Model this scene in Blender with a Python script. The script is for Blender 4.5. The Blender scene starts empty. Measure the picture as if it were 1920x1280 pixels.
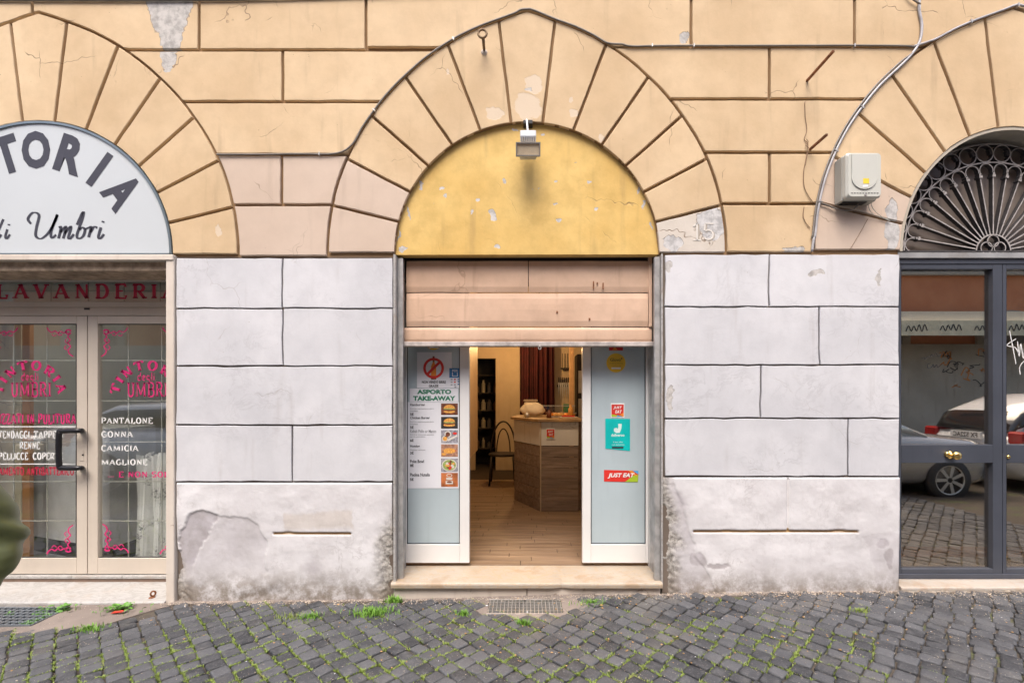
import bpy, bmesh, math, random
import numpy as np
from mathutils import Vector, Matrix, noise as mnoise
random.seed(7); np.random.seed(7)
R = math.radians
sc = bpy.context.scene
C = sc.collection
# ------------------------------------------------------------------ camera, sky, sun, exposure
F = 853.333; D = 3.4133; EYE = 1.52; VX = 985.0; VY = 745.0
cam = bpy.data.cameras.new('camera'); camo = bpy.data.objects.new('camera', cam); C.objects.link(camo)
camo.location = (0, -D, EYE); camo.rotation_euler = (R(90), 0, 0)
cam.sensor_width = 36; cam.lens = 16
cam.shift_x = (960 - VX) / 1920; cam.shift_y = (VY - 640) / 1920
cam.clip_start = .02; cam.clip_end = 500
sc.camera = camo
w = bpy.data.worlds.new('World'); sc.world = w; w.use_nodes = True
nt = w.node_tree
sky = nt.nodes.new('ShaderNodeTexSky'); sky.sky_type = 'NISHITA'; sky.sun_disc = False
sky.sun_elevation = R(62); sky.sun_rotation = R(190); sky.dust_density = 4; sky.air_density = .8; sky.ozone_density = 1.0
nt.links.new(sky.outputs[0], nt.nodes['Background'].inputs[0]); nt.nodes['Background'].inputs[1].default_value = .15
sun = bpy.data.lights.new('sun', 'SUN'); sun.energy = 1.35; sun.angle = R(38); sun.color = (1, .95, .88)
suno = bpy.data.objects.new('sun', sun); C.objects.link(suno)
sdir = Vector((math.sin(R(190)) * math.cos(R(62)), math.cos(R(190)) * math.cos(R(62)), math.sin(R(62))))
suno.rotation_euler = sdir.to_track_quat('Z', 'Y').to_euler(); suno.location = (0, -4, 14)
sc.view_settings.view_transform = 'Standard'; sc.view_settings.look = 'None'
sc.view_settings.gamma = 1; sc.view_settings.use_curve_mapping = False
sc.view_settings.exposure = 1.27
sc.render.engine = 'CYCLES'
sc.cycles.max_bounces = 6; sc.cycles.diffuse_bounces = 3; sc.cycles.glossy_bounces = 3; sc.cycles.transparent_max_bounces = 12

# ------------------------------------------------------------------ helpers
def W(px, py, Y=0.0):
    s = (D + Y) / F
    return ((px - VX) * s, Y, EYE + (VY - py) * s)
def WX(px, Y=0.0): return W(px, 0, Y)[0]
def WZ(py, Y=0.0): return W(0, py, Y)[2]
def zg(x, y=0.0): return .04 + .018 * max(-8, min(2.5, x)) + .006 * math.sin(x * 1.7 + y * 2.1) * (1 if y > -6 else 0)

class G:                                    # node graph helper
    def __init__(s, name):
        s.m = bpy.data.materials.new(name); s.m.use_nodes = True; s.t = s.m.node_tree; s.n = s.t.nodes
        s.b = s.n['Principled BSDF']; s.out = s.n['Material Output']
        s.pos = s.n.new('ShaderNodeNewGeometry').outputs['Position']
    def put(s, inp, v):
        if hasattr(v, 'is_output') and v.is_output: s.t.links.new(v, inp)
        elif isinstance(v, (tuple, list)):
            v = tuple(v)
            if len(inp.default_value) == 4 and len(v) == 3: v = v + (1,)
            inp.default_value = v
        else: inp.default_value = v
    def math(s, op, a, b=0.0, c=None, clamp=False):
        n = s.n.new('ShaderNodeMath'); n.operation = op; n.use_clamp = clamp
        s.put(n.inputs[0], a); s.put(n.inputs[1], b)
        if c is not None: s.put(n.inputs[2], c)
        return n.outputs[0]
    def vm(s, op, a, b=(0, 0, 0)):
        n = s.n.new('ShaderNodeVectorMath'); n.operation = op; s.put(n.inputs[0], a)
        if op == 'SCALE': s.put(n.inputs['Scale'], b)
        elif op != 'LENGTH': s.put(n.inputs[1], b)
        return n.outputs['Value'] if op == 'LENGTH' else n.outputs[0]
    def noise(s, scale, detail=4, rough=.55, vec=None, col=False, dist=0):
        n = s.n.new('ShaderNodeTexNoise'); n.inputs['Scale'].default_value = scale
        n.inputs['Detail'].default_value = detail; n.inputs['Roughness'].default_value = rough
        n.inputs['Distortion'].default_value = dist
        s.put(n.inputs['Vector'], s.pos if vec is None else vec)
        return n.outputs['Color' if col else 'Fac']
    def ramp(s, v, lo, hi):
        n = s.n.new('ShaderNodeMapRange'); n.interpolation_type = 'SMOOTHSTEP'
        s.put(n.inputs[0], v); n.inputs[1].default_value = lo; n.inputs[2].default_value = hi
        return n.outputs[0]
    def mix(s, f, a, b, mode='MIX'):
        n = s.n.new('ShaderNodeMix'); n.data_type = 'RGBA'; n.blend_type = mode
        s.put(n.inputs[0], f); s.put(n.inputs[6], a); s.put(n.inputs[7], b)
        return n.outputs[2]
    def bump(s, h, strength=.5, dist=.01):
        n = s.n.new('ShaderNodeBump'); n.inputs['Strength'].default_value = strength
        n.inputs['Distance'].default_value = dist; s.put(n.inputs['Height'], h)
        s.t.links.new(n.outputs[0], s.b.inputs['Normal'])
    def warp(s, scale, amt):
        c = s.noise(scale, 3, .6, col=True)
        return s.vm('ADD', s.pos, s.vm('SCALE', s.vm('SUBTRACT', c, (.5, .5, .5)), amt))
    def vor(s, scale, vec, feature='DISTANCE_TO_EDGE'):
        n = s.n.new('ShaderNodeTexVoronoi'); n.feature = feature; n.inputs['Scale'].default_value = scale
        s.put(n.inputs['Vector'], vec); return n.outputs[0]
    def attr(s, name):
        n = s.n.new('ShaderNodeAttribute'); n.attribute_name = name; return n.outputs['Fac']
    def rand(s): return s.n.new('ShaderNodeObjectInfo').outputs['Random']
    def ell(s, vec, x, z, rx, rz):
        v = s.vm('SUBTRACT', vec, (x, 0, z)); v = s.vm('MULTIPLY', v, (1 / rx, 0, 1 / rz)); return s.vm('LENGTH', v)

def mat(name, col, rough=.6, metal=0, var=.1, scale=8, bump=0, bscale=60, spec=.5, emit=0, emitcol=None, coat=0, streak=0, dirt=0):
    g = G(name)
    n = g.noise(scale, 5); k = g.ramp(n, .25, .75)
    lo = tuple(c * (1 - var) for c in col); hi = tuple(min(1, c * (1 + var)) for c in col)
    c = g.mix(k, lo, hi)
    if streak:
        st = g.noise(1, 4, vec=g.vm('MULTIPLY', g.pos, (22, 22, 1.5)))
        c = g.mix(g.math('MULTIPLY', g.ramp(st, .5, .75), streak), c, tuple(x * .45 for x in col))
    if dirt:
        d = g.noise(3, 7, .7); c = g.mix(g.math('MULTIPLY', g.ramp(d, .5, .7), dirt), c, (.11, .085, .06))
    g.put(g.b.inputs['Base Color'], c)
    r = g.math('ADD', rough - .06, g.math('MULTIPLY', g.noise(scale * 3, 4), .12)); g.put(g.b.inputs['Roughness'], r)
    g.b.inputs['Metallic'].default_value = metal; g.b.inputs['Specular IOR Level'].default_value = spec
    if coat: g.b.inputs['Coat Weight'].default_value = coat
    if bump: g.bump(g.noise(bscale, 5, .65), bump, .004)
    if emit:
        g.put(g.b.inputs['Emission Color'], emitcol or col); g.b.inputs['Emission Strength'].default_value = emit
    return g.m

def plaster(name, c1, c2, bare=(.5, .47, .43), patches=(), peel=0, crack=.6, bump=.35, rough=.88, dirt=(.2, .14, .09), dirtamt=.35, veins=0, peelbox=None, mott=.16, patches2=(), bare2=(.66, .55, .42)):
    g = G(name)
    big = g.noise(1.1, 6, .6); c = g.mix(g.ramp(big, .3, .7), c1, c2)
    med = g.noise(7, 6, .6)
    c = g.mix(g.math('MULTIPLY', g.ramp(med, .35, .75), mott), c, tuple(x * .7 for x in c1))
    fine = g.noise(55, 4, .7)
    c = g.mix(g.math('MULTIPLY', g.ramp(fine, .55, .8), .18), c, tuple(min(1, x * 1.2) for x in c2))
    st = g.noise(1, 5, vec=g.vm('MULTIPLY', g.pos, (9, 9, 1.1)))
    c = g.mix(g.math('MULTIPLY', g.ramp(st, .56, .78), dirtamt * .55), c, dirt)
    rnd = g.rand()
    c = g.mix(g.math('MULTIPLY', rnd, .10), c, tuple(x * .72 for x in c1))
    wp = g.warp(3.5, .22)
    if veins:
        v = g.noise(2.6, 6, .7, vec=g.vm('MULTIPLY', wp, (1, 1, 1.7)), dist=1.2)
        vv = g.math('ABSOLUTE', g.math('SUBTRACT', v, .5)); vv = g.math('SUBTRACT', 1, g.ramp(vv, 0, .035))
        c = g.mix(g.math('MULTIPLY', g.math('MULTIPLY', vv, g.ramp(g.noise(1.7, 3), .42, .7)), veins), c, (.33, .32, .33))
    cr = g.vor(1.9, wp); crm = g.math('MULTIPLY', g.math('SUBTRACT', 1, g.ramp(cr, .0015, .006)), g.ramp(g.noise(1.9, 4), .54, .62))
    crm = g.math('MULTIPLY', crm, crack)
    c = g.mix(crm, c, dirt)
    pits = g.math('MULTIPLY', g.math('SUBTRACT', 1, g.ramp(g.vor(26, g.pos, 'F1'), .05, .11)), g.ramp(g.noise(5, 3), .6, .66))
    c = g.mix(g.math('MULTIPLY', pits, .7), c, dirt)
    h = g.math('ADD', g.math('MULTIPLY', med, .6), g.math('MULTIPLY', fine, .22))
    h = g.math('SUBTRACT', h, g.math('MULTIPLY', crm, .6)); h = g.math('SUBTRACT', h, g.math('MULTIPLY', pits, .5))
    wpf = g.warp(9, .12)
    if patches2:
        m2 = None
        for (x, z, rx, rz) in patches2:
            e = g.math('SUBTRACT', 1, g.ramp(g.ell(wpf, x, z, rx, rz), .85, 1.0)); m2 = e if m2 is None else g.math('MAXIMUM', m2, e)
        c = g.mix(g.math('MULTIPLY', m2, .8), c, bare2); h = g.math('SUBTRACT', h, g.math('MULTIPLY', m2, .3))
    m = None
    if peel:
        a = g.noise(6.5, 7, .66, vec=wp); m = g.ramp(a, peel, peel + .012)
        if peelbox:
            b = g.ramp(g.ell(wp, *peelbox), 1.0, .7); m = g.math('MULTIPLY', m, b)
    for (x, z, rx, rz) in patches:
        e = g.math('SUBTRACT', 1, g.ramp(g.ell(wpf, x, z, rx, rz), .93, 1.0))
        m = e if m is None else g.math('MAXIMUM', m, e)
    if m is not None:
        bc = g.mix(g.ramp(g.noise(16, 5, .7), .38, .66), bare, tuple(x * .62 for x in bare))
        c = g.mix(m, c, bc)
        edge = g.math('MULTIPLY', g.math('MULTIPLY', m, g.math('SUBTRACT', 1, m)), 3.2, clamp=True)
        c = g.mix(g.math('MULTIPLY', edge, .75), c, dirt)
        h = g.math('SUBTRACT', h, g.math('MULTIPLY', m, .9))
    g.put(g.b.inputs['Base Color'], c); g.b.inputs['Roughness'].default_value = rough
    g.b.inputs['Specular IOR Level'].default_value = .3
    g.bump(h, bump, .006)
    return g.m

def glass(name, tint=(.9, .92, .92), refl=.12, fres=1.0, rough=0.0, gcol=(1, 1, 1)):
    g = G(name); g.n.remove(g.b)
    tr = g.n.new('ShaderNodeBsdfTransparent'); tr.inputs[0].default_value = tint + (1,)
    gl = g.n.new('ShaderNodeBsdfGlossy'); gl.inputs['Roughness'].default_value = rough; gl.inputs[0].default_value = gcol + (1,)
    geo = g.n.new('ShaderNodeNewGeometry'); d = g.n.new('ShaderNodeVectorMath'); d.operation = 'DOT_PRODUCT'
    g.t.links.new(geo.outputs['Normal'], d.inputs[0]); g.t.links.new(geo.outputs['Incoming'], d.inputs[1])
    k = g.math('POWER', g.math('SUBTRACT', 1, g.math('ABSOLUTE', d.outputs['Value']), clamp=True), 5)
    f = g.math('ADD', g.math('MULTIPLY', k, .9 * fres), refl * .6 + .03, clamp=True)
    mx = g.n.new('ShaderNodeMixShader'); g.put(mx.inputs[0], f)
    g.t.links.new(tr.outputs[0], mx.inputs[1]); g.t.links.new(gl.outputs[0], mx.inputs[2])
    g.t.links.new(mx.outputs[0], g.out.inputs[0]); return g.m

def empty(name, loc=(0, 0, 0)):
    o = bpy.data.objects.new(name, None); o.location = loc; o.empty_display_size = .1; C.objects.link(o); return o
def tag(o, label, cat, group=None):
    o['label'] = label; o['category'] = cat
    if group: o['group'] = group
    return o
def thing(name, label, cat, loc=(0, 0, 0), group=None): return tag(empty(name, loc), label, cat, group)

class MB:
    def __init__(s): s.v = []; s.f = []; s.m = []
    def add(s, vs, fs, m=0):
        b = len(s.v); s.v += [tuple(v) for v in vs]; s.f += [tuple(i + b for i in f) for f in fs]; s.m += [m] * len(fs); return s
    def box(s, x0, x1, y0, y1, z0, z1, m=0):
        if x0 > x1: x0, x1 = x1, x0
        if y0 > y1: y0, y1 = y1, y0
        if z0 > z1: z0, z1 = z1, z0
        v = [(x, y, z) for x in (x0, x1) for y in (y0, y1) for z in (z0, z1)]
        return s.add(v, [(0, 1, 3, 2), (4, 6, 7, 5), (0, 4, 5, 1), (2, 3, 7, 6), (0, 2, 6, 4), (1, 5, 7, 3)], m)
    def pbox(s, a, b, c, d, Y, th, m=0):    # box by pixel bounds x a..b, y c..d at depth Y, thickness th backwards
        x0, _, z1 = W(a, c, Y); x1, _, z0 = W(b, d, Y); return s.box(x0, x1, Y, Y + th, z0, z1, m)
    def poly(s, pts, Y, m=0): return s.add([(x, Y, z) for x, z in pts], [tuple(range(len(pts)))], m)
    def prism(s, pts, y0, y1, m=0):         # outline in xz, front y0, back y1
        n = len(pts); v = [(x, y0, z) for x, z in pts] + [(x, y1, z) for x, z in pts]
        return s.add(v, [tuple(range(n)), tuple(range(2 * n - 1, n - 1, -1))] + [(i, i + n, (i + 1) % n + n, (i + 1) % n) for i in range(n)], m)
    def tube(s, path, r, n=8, m=0, closed=False, rz=None, cap=True):
        P = [Vector(p) for p in path]; k = len(P); rr = r if isinstance(r, (list, tuple)) else [r] * k
        vs = []; up = None
        for i in range(k):
            if closed: t = P[(i + 1) % k] - P[i - 1]
            else: t = P[min(i + 1, k - 1)] - P[max(i - 1, 0)]
            t = t.normalized() if t.length > 1e-9 else Vector((0, 0, 1))
            if up is None:
                up = t.cross(Vector((0, 1, 0)));
                if up.length < .1: up = t.cross(Vector((1, 0, 0)))
            up = (up - t * up.dot(t)); up.normalize(); b = t.cross(up)
            for j in range(n):
                a = 2 * math.pi * j / n; vs.append(P[i] + (up * math.cos(a) + b * math.sin(a)) * rr[i])
        fs = []
        for i in range(k if closed else k - 1):
            for j in range(n):
                a = i * n + j; b_ = i * n + (j + 1) % n; c = ((i + 1) % k) * n + (j + 1) % n; d = ((i + 1) % k) * n + j; fs.append((a, b_, c, d))
        if not closed and cap: fs.append(tuple(range(n - 1, -1, -1))); fs.append(tuple(range((k - 1) * n, k * n)))
        return s.add(vs, fs, m)
    def sweep(s, pts, w, y0, y1, closed=False, m=0, mf=None):  # flat bar on edge following an xz line: width w, from y0 to y1
        k = len(pts); n = []
        for i in range(k):
            if closed: a, b = pts[i - 1], pts[(i + 1) % k]
            else: a, b = pts[max(i - 1, 0)], pts[min(i + 1, k - 1)]
            d = Vector((b[0] - a[0], b[1] - a[1])); d.normalize(); n.append((-d.y, d.x))
        vs = []
        for (x, z), (nx, nz) in zip(pts, n):
            h = w / 2; vs += [(x - nx * h, y0, z - nz * h), (x + nx * h, y0, z + nz * h), (x + nx * h, y1, z + nz * h), (x - nx * h, y1, z - nz * h)]
        for i in range(k if closed else k - 1):
            a = i * 4; b = ((i + 1) % k) * 4
            s.add([], []); base = 0
        b0 = len(s.v); s.v += vs
        for i in range(k if closed else k - 1):
            a = b0 + i * 4; b = b0 + ((i + 1) % k) * 4
            for q in range(4):
                q2 = (q + 1) % 4; s.f.append((a + q, b + q, b + q2, a + q2)); s.m.append(mf if (q == 0 and mf is not None) else m)
        if not closed:
            s.f.append((b0, b0 + 1, b0 + 2, b0 + 3)); s.m.append(m); e = b0 + (k - 1) * 4; s.f.append((e + 3, e + 2, e + 1, e)); s.m.append(m)
        return s
    def disc(s, cx, cz, r, Y, m=0, n=28, rz=None):
        return s.poly([(cx + r * math.cos(2 * math.pi * i / n), cz + (rz or r) * math.sin(2 * math.pi * i / n)) for i in range(n)], Y, m)
    def lathe(s, prof, cx, cz, n=24, m=0, y0=0):  # profile (radius, y) about a y-parallel axis
        vs = []; k = len(prof)
        for r, y in prof:
            for j in range(n):
                a = 2 * math.pi * j / n; vs.append((cx + r * math.cos(a), y0 + y, cz + r * math.sin(a)))
        fs = [(i * n + j, i * n + (j + 1) % n, (i + 1) * n + (j + 1) % n, (i + 1) * n + j) for i in range(k - 1) for j in range(n)]
        return s.add(vs, fs, m)
    def lathez(s, prof, cx, cy, n=24, m=0):
        vs = []; k = len(prof)
        for r, z in prof:
            for j in range(n):
                a = 2 * math.pi * j / n; vs.append((cx + r * math.cos(a), cy + r * math.sin(a), z))
        fs = [(i * n + j, i * n + (j + 1) % n, (i + 1) * n + (j + 1) % n, (i + 1) * n + j) for i in range(k - 1) for j in range(n)]
        return s.add(vs, fs, m)
    def build(s, name, mats, parent=None, bevel=0, smooth=False, label=None, kind=None, fix=True):
        me = bpy.data.meshes.new(name); me.from_pydata(s.v, [], s.f)
        mats = mats if isinstance(mats, (list, tuple)) else [mats]
        for m in mats: me.materials.append(m)
        if len(mats) > 1: me.polygons.foreach_set('material_index', s.m)
        if bevel or fix:
            bm = bmesh.new(); bm.from_mesh(me)
            if bevel:
                try: bmesh.ops.bevel(bm, geom=bm.edges[:], offset=bevel, segments=1, affect='EDGES', clamp_overlap=True)
                except Exception: pass
            if fix: bmesh.ops.recalc_face_normals(bm, faces=bm.faces[:])
            bm.to_mesh(me); bm.free()
        if smooth: me.polygons.foreach_set('use_smooth', [True] * len(me.polygons))
        o = bpy.data.objects.new(name, me); C.objects.link(o)
        if parent is not None:
            o.parent = parent
            p = parent; off = Vector()
            while p is not None: off += p.location; p = p.parent
            o.location = -off
        if label: o['label'] = label
        if kind: o['kind'] = kind
        return o

def smooth_path(pts, n=6):                  # Catmull-Rom through points
    P = [Vector(p) for p in pts]; out = []
    for i in range(len(P) - 1):
        p0 = P[max(i - 1, 0)]; p1 = P[i]; p2 = P[i + 1]; p3 = P[min(i + 2, len(P) - 1)]
        for k in range(n):
            t = k / n; out.append(.5 * ((2 * p1) + (-p0 + p2) * t + (2 * p0 - 5 * p1 + 4 * p2 - p3) * t * t + (-p0 + 3 * p1 - 3 * p2 + p3) * t ** 3))
    out.append(P[-1]); return out

# ---- lettering: the built-in sans font, and stroke letters for the serif and script writing
_fc = {}
def sans_mesh(txt, bold=.0, shear=0):
    key = (txt, bold, shear)
    if key in _fc: return _fc[key]
    cu = bpy.data.curves.new('lettering', 'FONT'); cu.body = txt; cu.size = 1; cu.offset = bold; cu.shear = shear; cu.resolution_u = 3
    o = bpy.data.objects.new('lettering', cu); C.objects.link(o)
    bpy.context.view_layer.update()
    me = o.evaluated_get(bpy.context.evaluated_depsgraph_get()).to_mesh()
    v = [(a.co.x, a.co.y) for a in me.vertices]; f = [tuple(p.vertices) for p in me.polygons]
    bpy.data.objects.remove(o); bpy.data.curves.remove(cu)
    xs = [a[0] for a in v]; ys = [a[1] for a in v]
    r = (v, f, min(xs), max(xs), min(ys), max(ys)); _fc[key] = r; return r
def sans(mb, txt, a, b, c, d, Y, m=0, bold=.0, shear=0, rot=0):   # fit text to pixel box x a..b, y c..d
    v, f, x0, x1, y0, y1 = sans_mesh(txt, bold, shear)
    X0, _, Z1 = W(a, c, Y); X1, _, Z0 = W(b, d, Y)
    cx, cz = (X0 + X1) / 2, (Z0 + Z1) / 2; ca, sa = math.cos(rot), math.sin(rot)
    out = []
    for x, y in v:
        u = X0 + (x - x0) / (x1 - x0) * (X1 - X0) - cx; t = Z0 + (y - y0) / (y1 - y0) * (Z1 - Z0) - cz
        out.append((cx + u * ca - t * sa, Y, cz + u * sa + t * ca))
    mb.add(out, f, m)
def arc(cx, cy, rx, ry, a0, a1, n=10):
    return [(cx + rx * math.cos(R(a0 + (a1 - a0) * i / n)), cy + ry * math.sin(R(a0 + (a1 - a0) * i / n))) for i in range(n + 1)]
L = {
 'A': (.9, [[(.08, 0), (.42, 1)], [(.42, 1), (.82, 0)], [(.2, .34), (.68, .34)]]),
 'B': (.8, [[(.18, 0), (.18, 1)], [(.18, 1), (.45, 1)] + arc(.45, .76, .25, .24, 90, -90, 6) + [(.18, .52)], [(.18, .52), (.48, .52)] + arc(.48, .26, .27, .26, 90, -90, 6) + [(.18, 0)]]),
 'C': (.8, [arc(.45, .5, .34, .5, 42, 318, 14)]),
 'D': (.85, [[(.18, 0), (.18, 1)], [(.05, 1), (.4, 1)] + arc(.4, .5, .36, .5, 90, -90, 10) + [(.05, 0)]]),
 'E': (.75, [[(.18, 0), (.18, 1)], [(.05, 1), (.66, 1), (.66, .82)], [(.18, .52), (.52, .52)], [(.05, 0), (.7, 0), (.7, .2)]]),
 'G': (.85, [arc(.45, .5, .35, .5, 48, 330, 14), [(.78, .42), (.78, .06)], [(.5, .42), (.86, .42)]]),
 'I': (.42, [[(.21, 0), (.21, 1)]]),
 'L': (.72, [[(.18, 0), (.18, 1)], [(.05, 0), (.66, 0), (.66, .26)]]),
 'M': (1.15, [[(.12, 0), (.16, 1)], [(.16, 1), (.56, .1)], [(.56, .1), (.96, 1)], [(.96, 1), (1.0, 0)]]),
 'N': (.88, [[(.16, 0), (.16, 1)], [(.16, 1), (.74, 0)], [(.74, 0), (.74, 1)]]),
 'O': (.88, [arc(.44, .5, .34, .5, 0, 360, 20)]),
 'P': (.78, [[(.18, 0), (.18, 1)], [(.05, 1), (.44, 1)] + arc(.44, .74, .27, .26, 90, -90, 8) + [(.18, .48)]]),
 'R': (.86, [[(.18, 0), (.18, 1)], [(.05, 1), (.44, 1)] + arc(.44, .75, .26, .25, 90, -90, 8) + [(.18, .5)], [(.42, .5), (.76, 0)]]),
 'S': (.72, [arc(.36, .76, .26, .24, 30, 240, 8) + arc(.36, .25, .28, .25, 70, -150, 9)]),
 'T': (.8, [[(.4, 0), (.4, 1)], [(.06, .8), (.06, 1), (.74, 1), (.74, .8)]]),
 'U': (.85, [[(.17, 1), (.17, .34)] + arc(.44, .34, .27, .34, 180, 360, 8) + [(.71, 1)]]),
 'V': (.85, [[(.06, 1), (.42, 0)], [(.42, 0), (.78, 1)]]),
 'Z': (.75, [[(.08, .8), (.08, 1), (.64, 1)], [(.64, 1), (.08, 0)], [(.08, 0), (.68, 0), (.68, .2)]]),
 '.': (.3, [[(.1, .02), (.1, .14)]]), ' ': (.45, []),
 'd': (.62, [arc(.26, .24, .2, .24, 0, 360, 12), [(.46, 0), (.46, .78)]]),
 'e': (.56, [[(.08, .25), (.44, .27)] + arc(.26, .26, .19, .24, 0, 310, 10)]),
 'g': (.6, [arc(.25, .28, .19, .2, 0, 360, 12), [(.45, .5), (.44, -.1)] + arc(.25, -.12, .19, .16, 0, -160, 6)]),
 'l': (.3, [[(.15, 0), (.15, .78)]]), 'i': (.3, [[(.15, 0), (.15, .46)], [(.15, .6), (.15, .7)]]),
}
def ribbon(mb, pts, place, thick, thin, m=0):
    """pts in letter units; place() maps (u, v) to world; heavy verticals and light horizontals"""
    k = len(pts)
    if k < 2: return
    vs = []
    closed = (Vector(pts[0]) - Vector(pts[-1])).length < 1e-4
    for i in range(k):
        a = pts[i - 1] if i > 0 else (pts[-2] if closed else pts[0]); b = pts[i + 1] if i < k - 1 else (pts[1] if closed else pts[-1])
        dx, dy = b[0] - a[0], b[1] - a[1]; l = math.hypot(dx, dy) or 1; nx, ny = -dy / l, dx / l
        wd = (thin + (thick - thin) * abs(dy / l)) / 2
        vs += [place(pts[i][0] + nx * wd, pts[i][1] + ny * wd), place(pts[i][0] - nx * wd, pts[i][1] - ny * wd)]
    mb.add(vs, [(2 * i, 2 * i + 1, 2 * i + 3, 2 * i + 2) for i in range(k - 1)], m)
def letters(mb, txt, placer, thick=.2, thin=.1, serif=.34, m=0, track=.86):
    """placer(u, v) with u running along the whole text 0..1 and v in letter heights"""
    tot = sum(L[c][0] for c in txt); x = 0
    for idx, c in enumerate(txt):
        wl, st = L[c]
        wts = {'N': (.6, 1.05, .6), 'M': (.55, .85, .7, 1.05), 'A': (.6, 1.05, 1), 'V': (1.05, .6)}.get(c, (1, 1, 1, 1))
        for q, s_ in enumerate(st):
            wt = wts[min(q, len(wts) - 1)]
            f = lambda u, v, x=x: placer((x + wl * (1 - track) / 2 + u * track) / tot, v)
            ribbon(mb, s_, f, thick * wt, thin * min(1, wt + .2), m)
            if serif and c not in '.':
                for (p, o_) in ((s_[0], s_[1]), (s_[-1], s_[-2])):
                    if (abs(p[1]) < .01 or abs(p[1] - 1) < .01) and abs(p[0] - o_[0]) < abs(p[1] - o_[1]) * 1.1 and c not in 'ZSCGO':
                        yv = .045 if p[1] < .5 else .955
                        if c in 'NM' and ((p[1] > .5 and q in (1, 2)) or (p[1] < .5 and q == 1)): continue
                        sw = serif * (.8 if c in 'NM' else 1)
                        ribbon(mb, [(p[0] - sw / 2, yv), (p[0] + sw / 2, yv)], f, .09, .09, m)
        x += wl
def line_placer(a, b, base, top, Y):
    X0, _, Z0 = W(a, base, Y); X1, _, Z1 = W(b, top, Y)
    return lambda u, v: (X0 + u * (X1 - X0), Y, Z0 + v * (Z1 - Z0))
def arc_placer(cx, cy, r, h, a0, a1, Y):    # pixels; angle a0 (start, deg, counter-clockwise from +x) to a1
    s = (D + Y) / F; X, _, Z = W(cx, cy, Y)
    def f(u, v):
        a = R(a0 + (a1 - a0) * u); rr = (r + h * v) * s; return (X + rr * math.cos(a), Y, Z + rr * math.sin(a))
    return f

# ------------------------------------------------------------------ materials
M = {}
CR1, CR2 = (.575, .415, .245), (.70, .53, .335)
M['cream'] = plaster('cream_plaster', CR1, CR2, bare=(.55, .52, .48), crack=.8, dirtamt=.6, bump=.55, mott=.26,
    patches2=[(WX(990), WZ(200), .12, .10), (WX(1000), WZ(158), .07, .07), (WX(1075), WZ(213), .035, .04), (WX(928), WZ(212), .075, .045), (WX(1072), WZ(190), .02, .015), (WX(843), WZ(133), .012, .02), (WX(408), WZ(430), .022, .07), (WX(1130), WZ(258), .03, .03)],
    patches=[(WX(318), WZ(0), .18, .30), (WX(320), WZ(62), .085, .17), (WX(314), WZ(112), .06, .11), (WX(990), WZ(168), .03, .014),
             (WX(1283), WZ(72), .035, .045), (WX(1490), WZ(468), .09, .03), (WX(1672), WZ(420), .035, .30)])
M['rosy'] = plaster('rosy_grey_plaster', (.56, .44, .345), (.63, .505, .405), crack=.5, patches=[(WX(1672), WZ(432), .05, .26)], bare=(.56, .54, .52))
M['numberstone'] = plaster('number_block_plaster', (.55, .49, .41), (.66, .60, .53), crack=.9, bare=(.60, .585, .57), patches=[(WX(1335), WZ(420), .12, .13), (WX(1262), WZ(455), .07, .06)], bump=.5)
M['ochre'] = plaster('ochre_paint', (.65, .42, .13), (.77, .55, .21), bare=(.62, .59, .56), peel=.685, crack=.9, dirt=(.33, .22, .10), dirtamt=.7, bump=.6, mott=.5,
    patches=[(WX(945), WZ(336), .016, .032), (WX(926), WZ(398), .026, .048), (WX(891), WZ(372), .018, .018), (WX(1043), WZ(333), .017, .012), (WX(1121), WZ(388), .022, .014),
             (WX(1052), WZ(405), .024, .016), (WX(930), WZ(458), .035, .018), (WX(829), WZ(350), .012, .014), (WX(834), WZ(366), .009, .014), (WX(1042), WZ(380), .016, .009), (WX(884), WZ(398), .010, .014), (WX(1108), WZ(340), .02, .010),
             (WX(1198), WZ(354), .01, .03), (WX(755), WZ(464), .03, .014), (WX(1212), WZ(378), .01, .028), (WX(762), WZ(395), .008, .05), (WX(785), WZ(345), .010, .04), (WX(748), WZ(440), .008, .05), (WX(966), WZ(242), .02, .012), (WX(1015), WZ(242), .016, .012), (WX(1225), WZ(420), .008, .03)])
M['white'] = plaster('white_painted_stone', (.55, .55, .57), (.68, .675, .69), bare=(.56, .53, .50), dirt=(.25, .20, .16), dirtamt=.5, crack=.3, veins=.32, bump=.45, mott=.22,
    patches=[(WX(1530), WZ(512), .06, .025), (WX(1648), WZ(520), .012, .07), (WX(1257), WZ(745), .02, .10), (WX(1252), WZ(500), .03, .05)])
M['joint'] = plaster('joint_mortar', (.24, .145, .07), (.31, .20, .105), crack=0, dirt=(.08, .05, .03), dirtamt=.6)
M['jointw'] = plaster('lower_joint_mortar', (.13, .10, .08), (.20, .16, .13), crack=0, dirt=(.08, .055, .04), dirtamt=.8)
M['soffit'] = plaster('soffit_plaster', (.44, .39, .31), (.52, .47, .39), crack=.3)
M['travertine'] = plaster('travertine', (.58, .50, .42), (.72, .65, .57), bare=(.45, .37, .3), peel=.66, crack=.6, dirt=(.28, .19, .12), dirtamt=.7, bump=.5)

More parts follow.
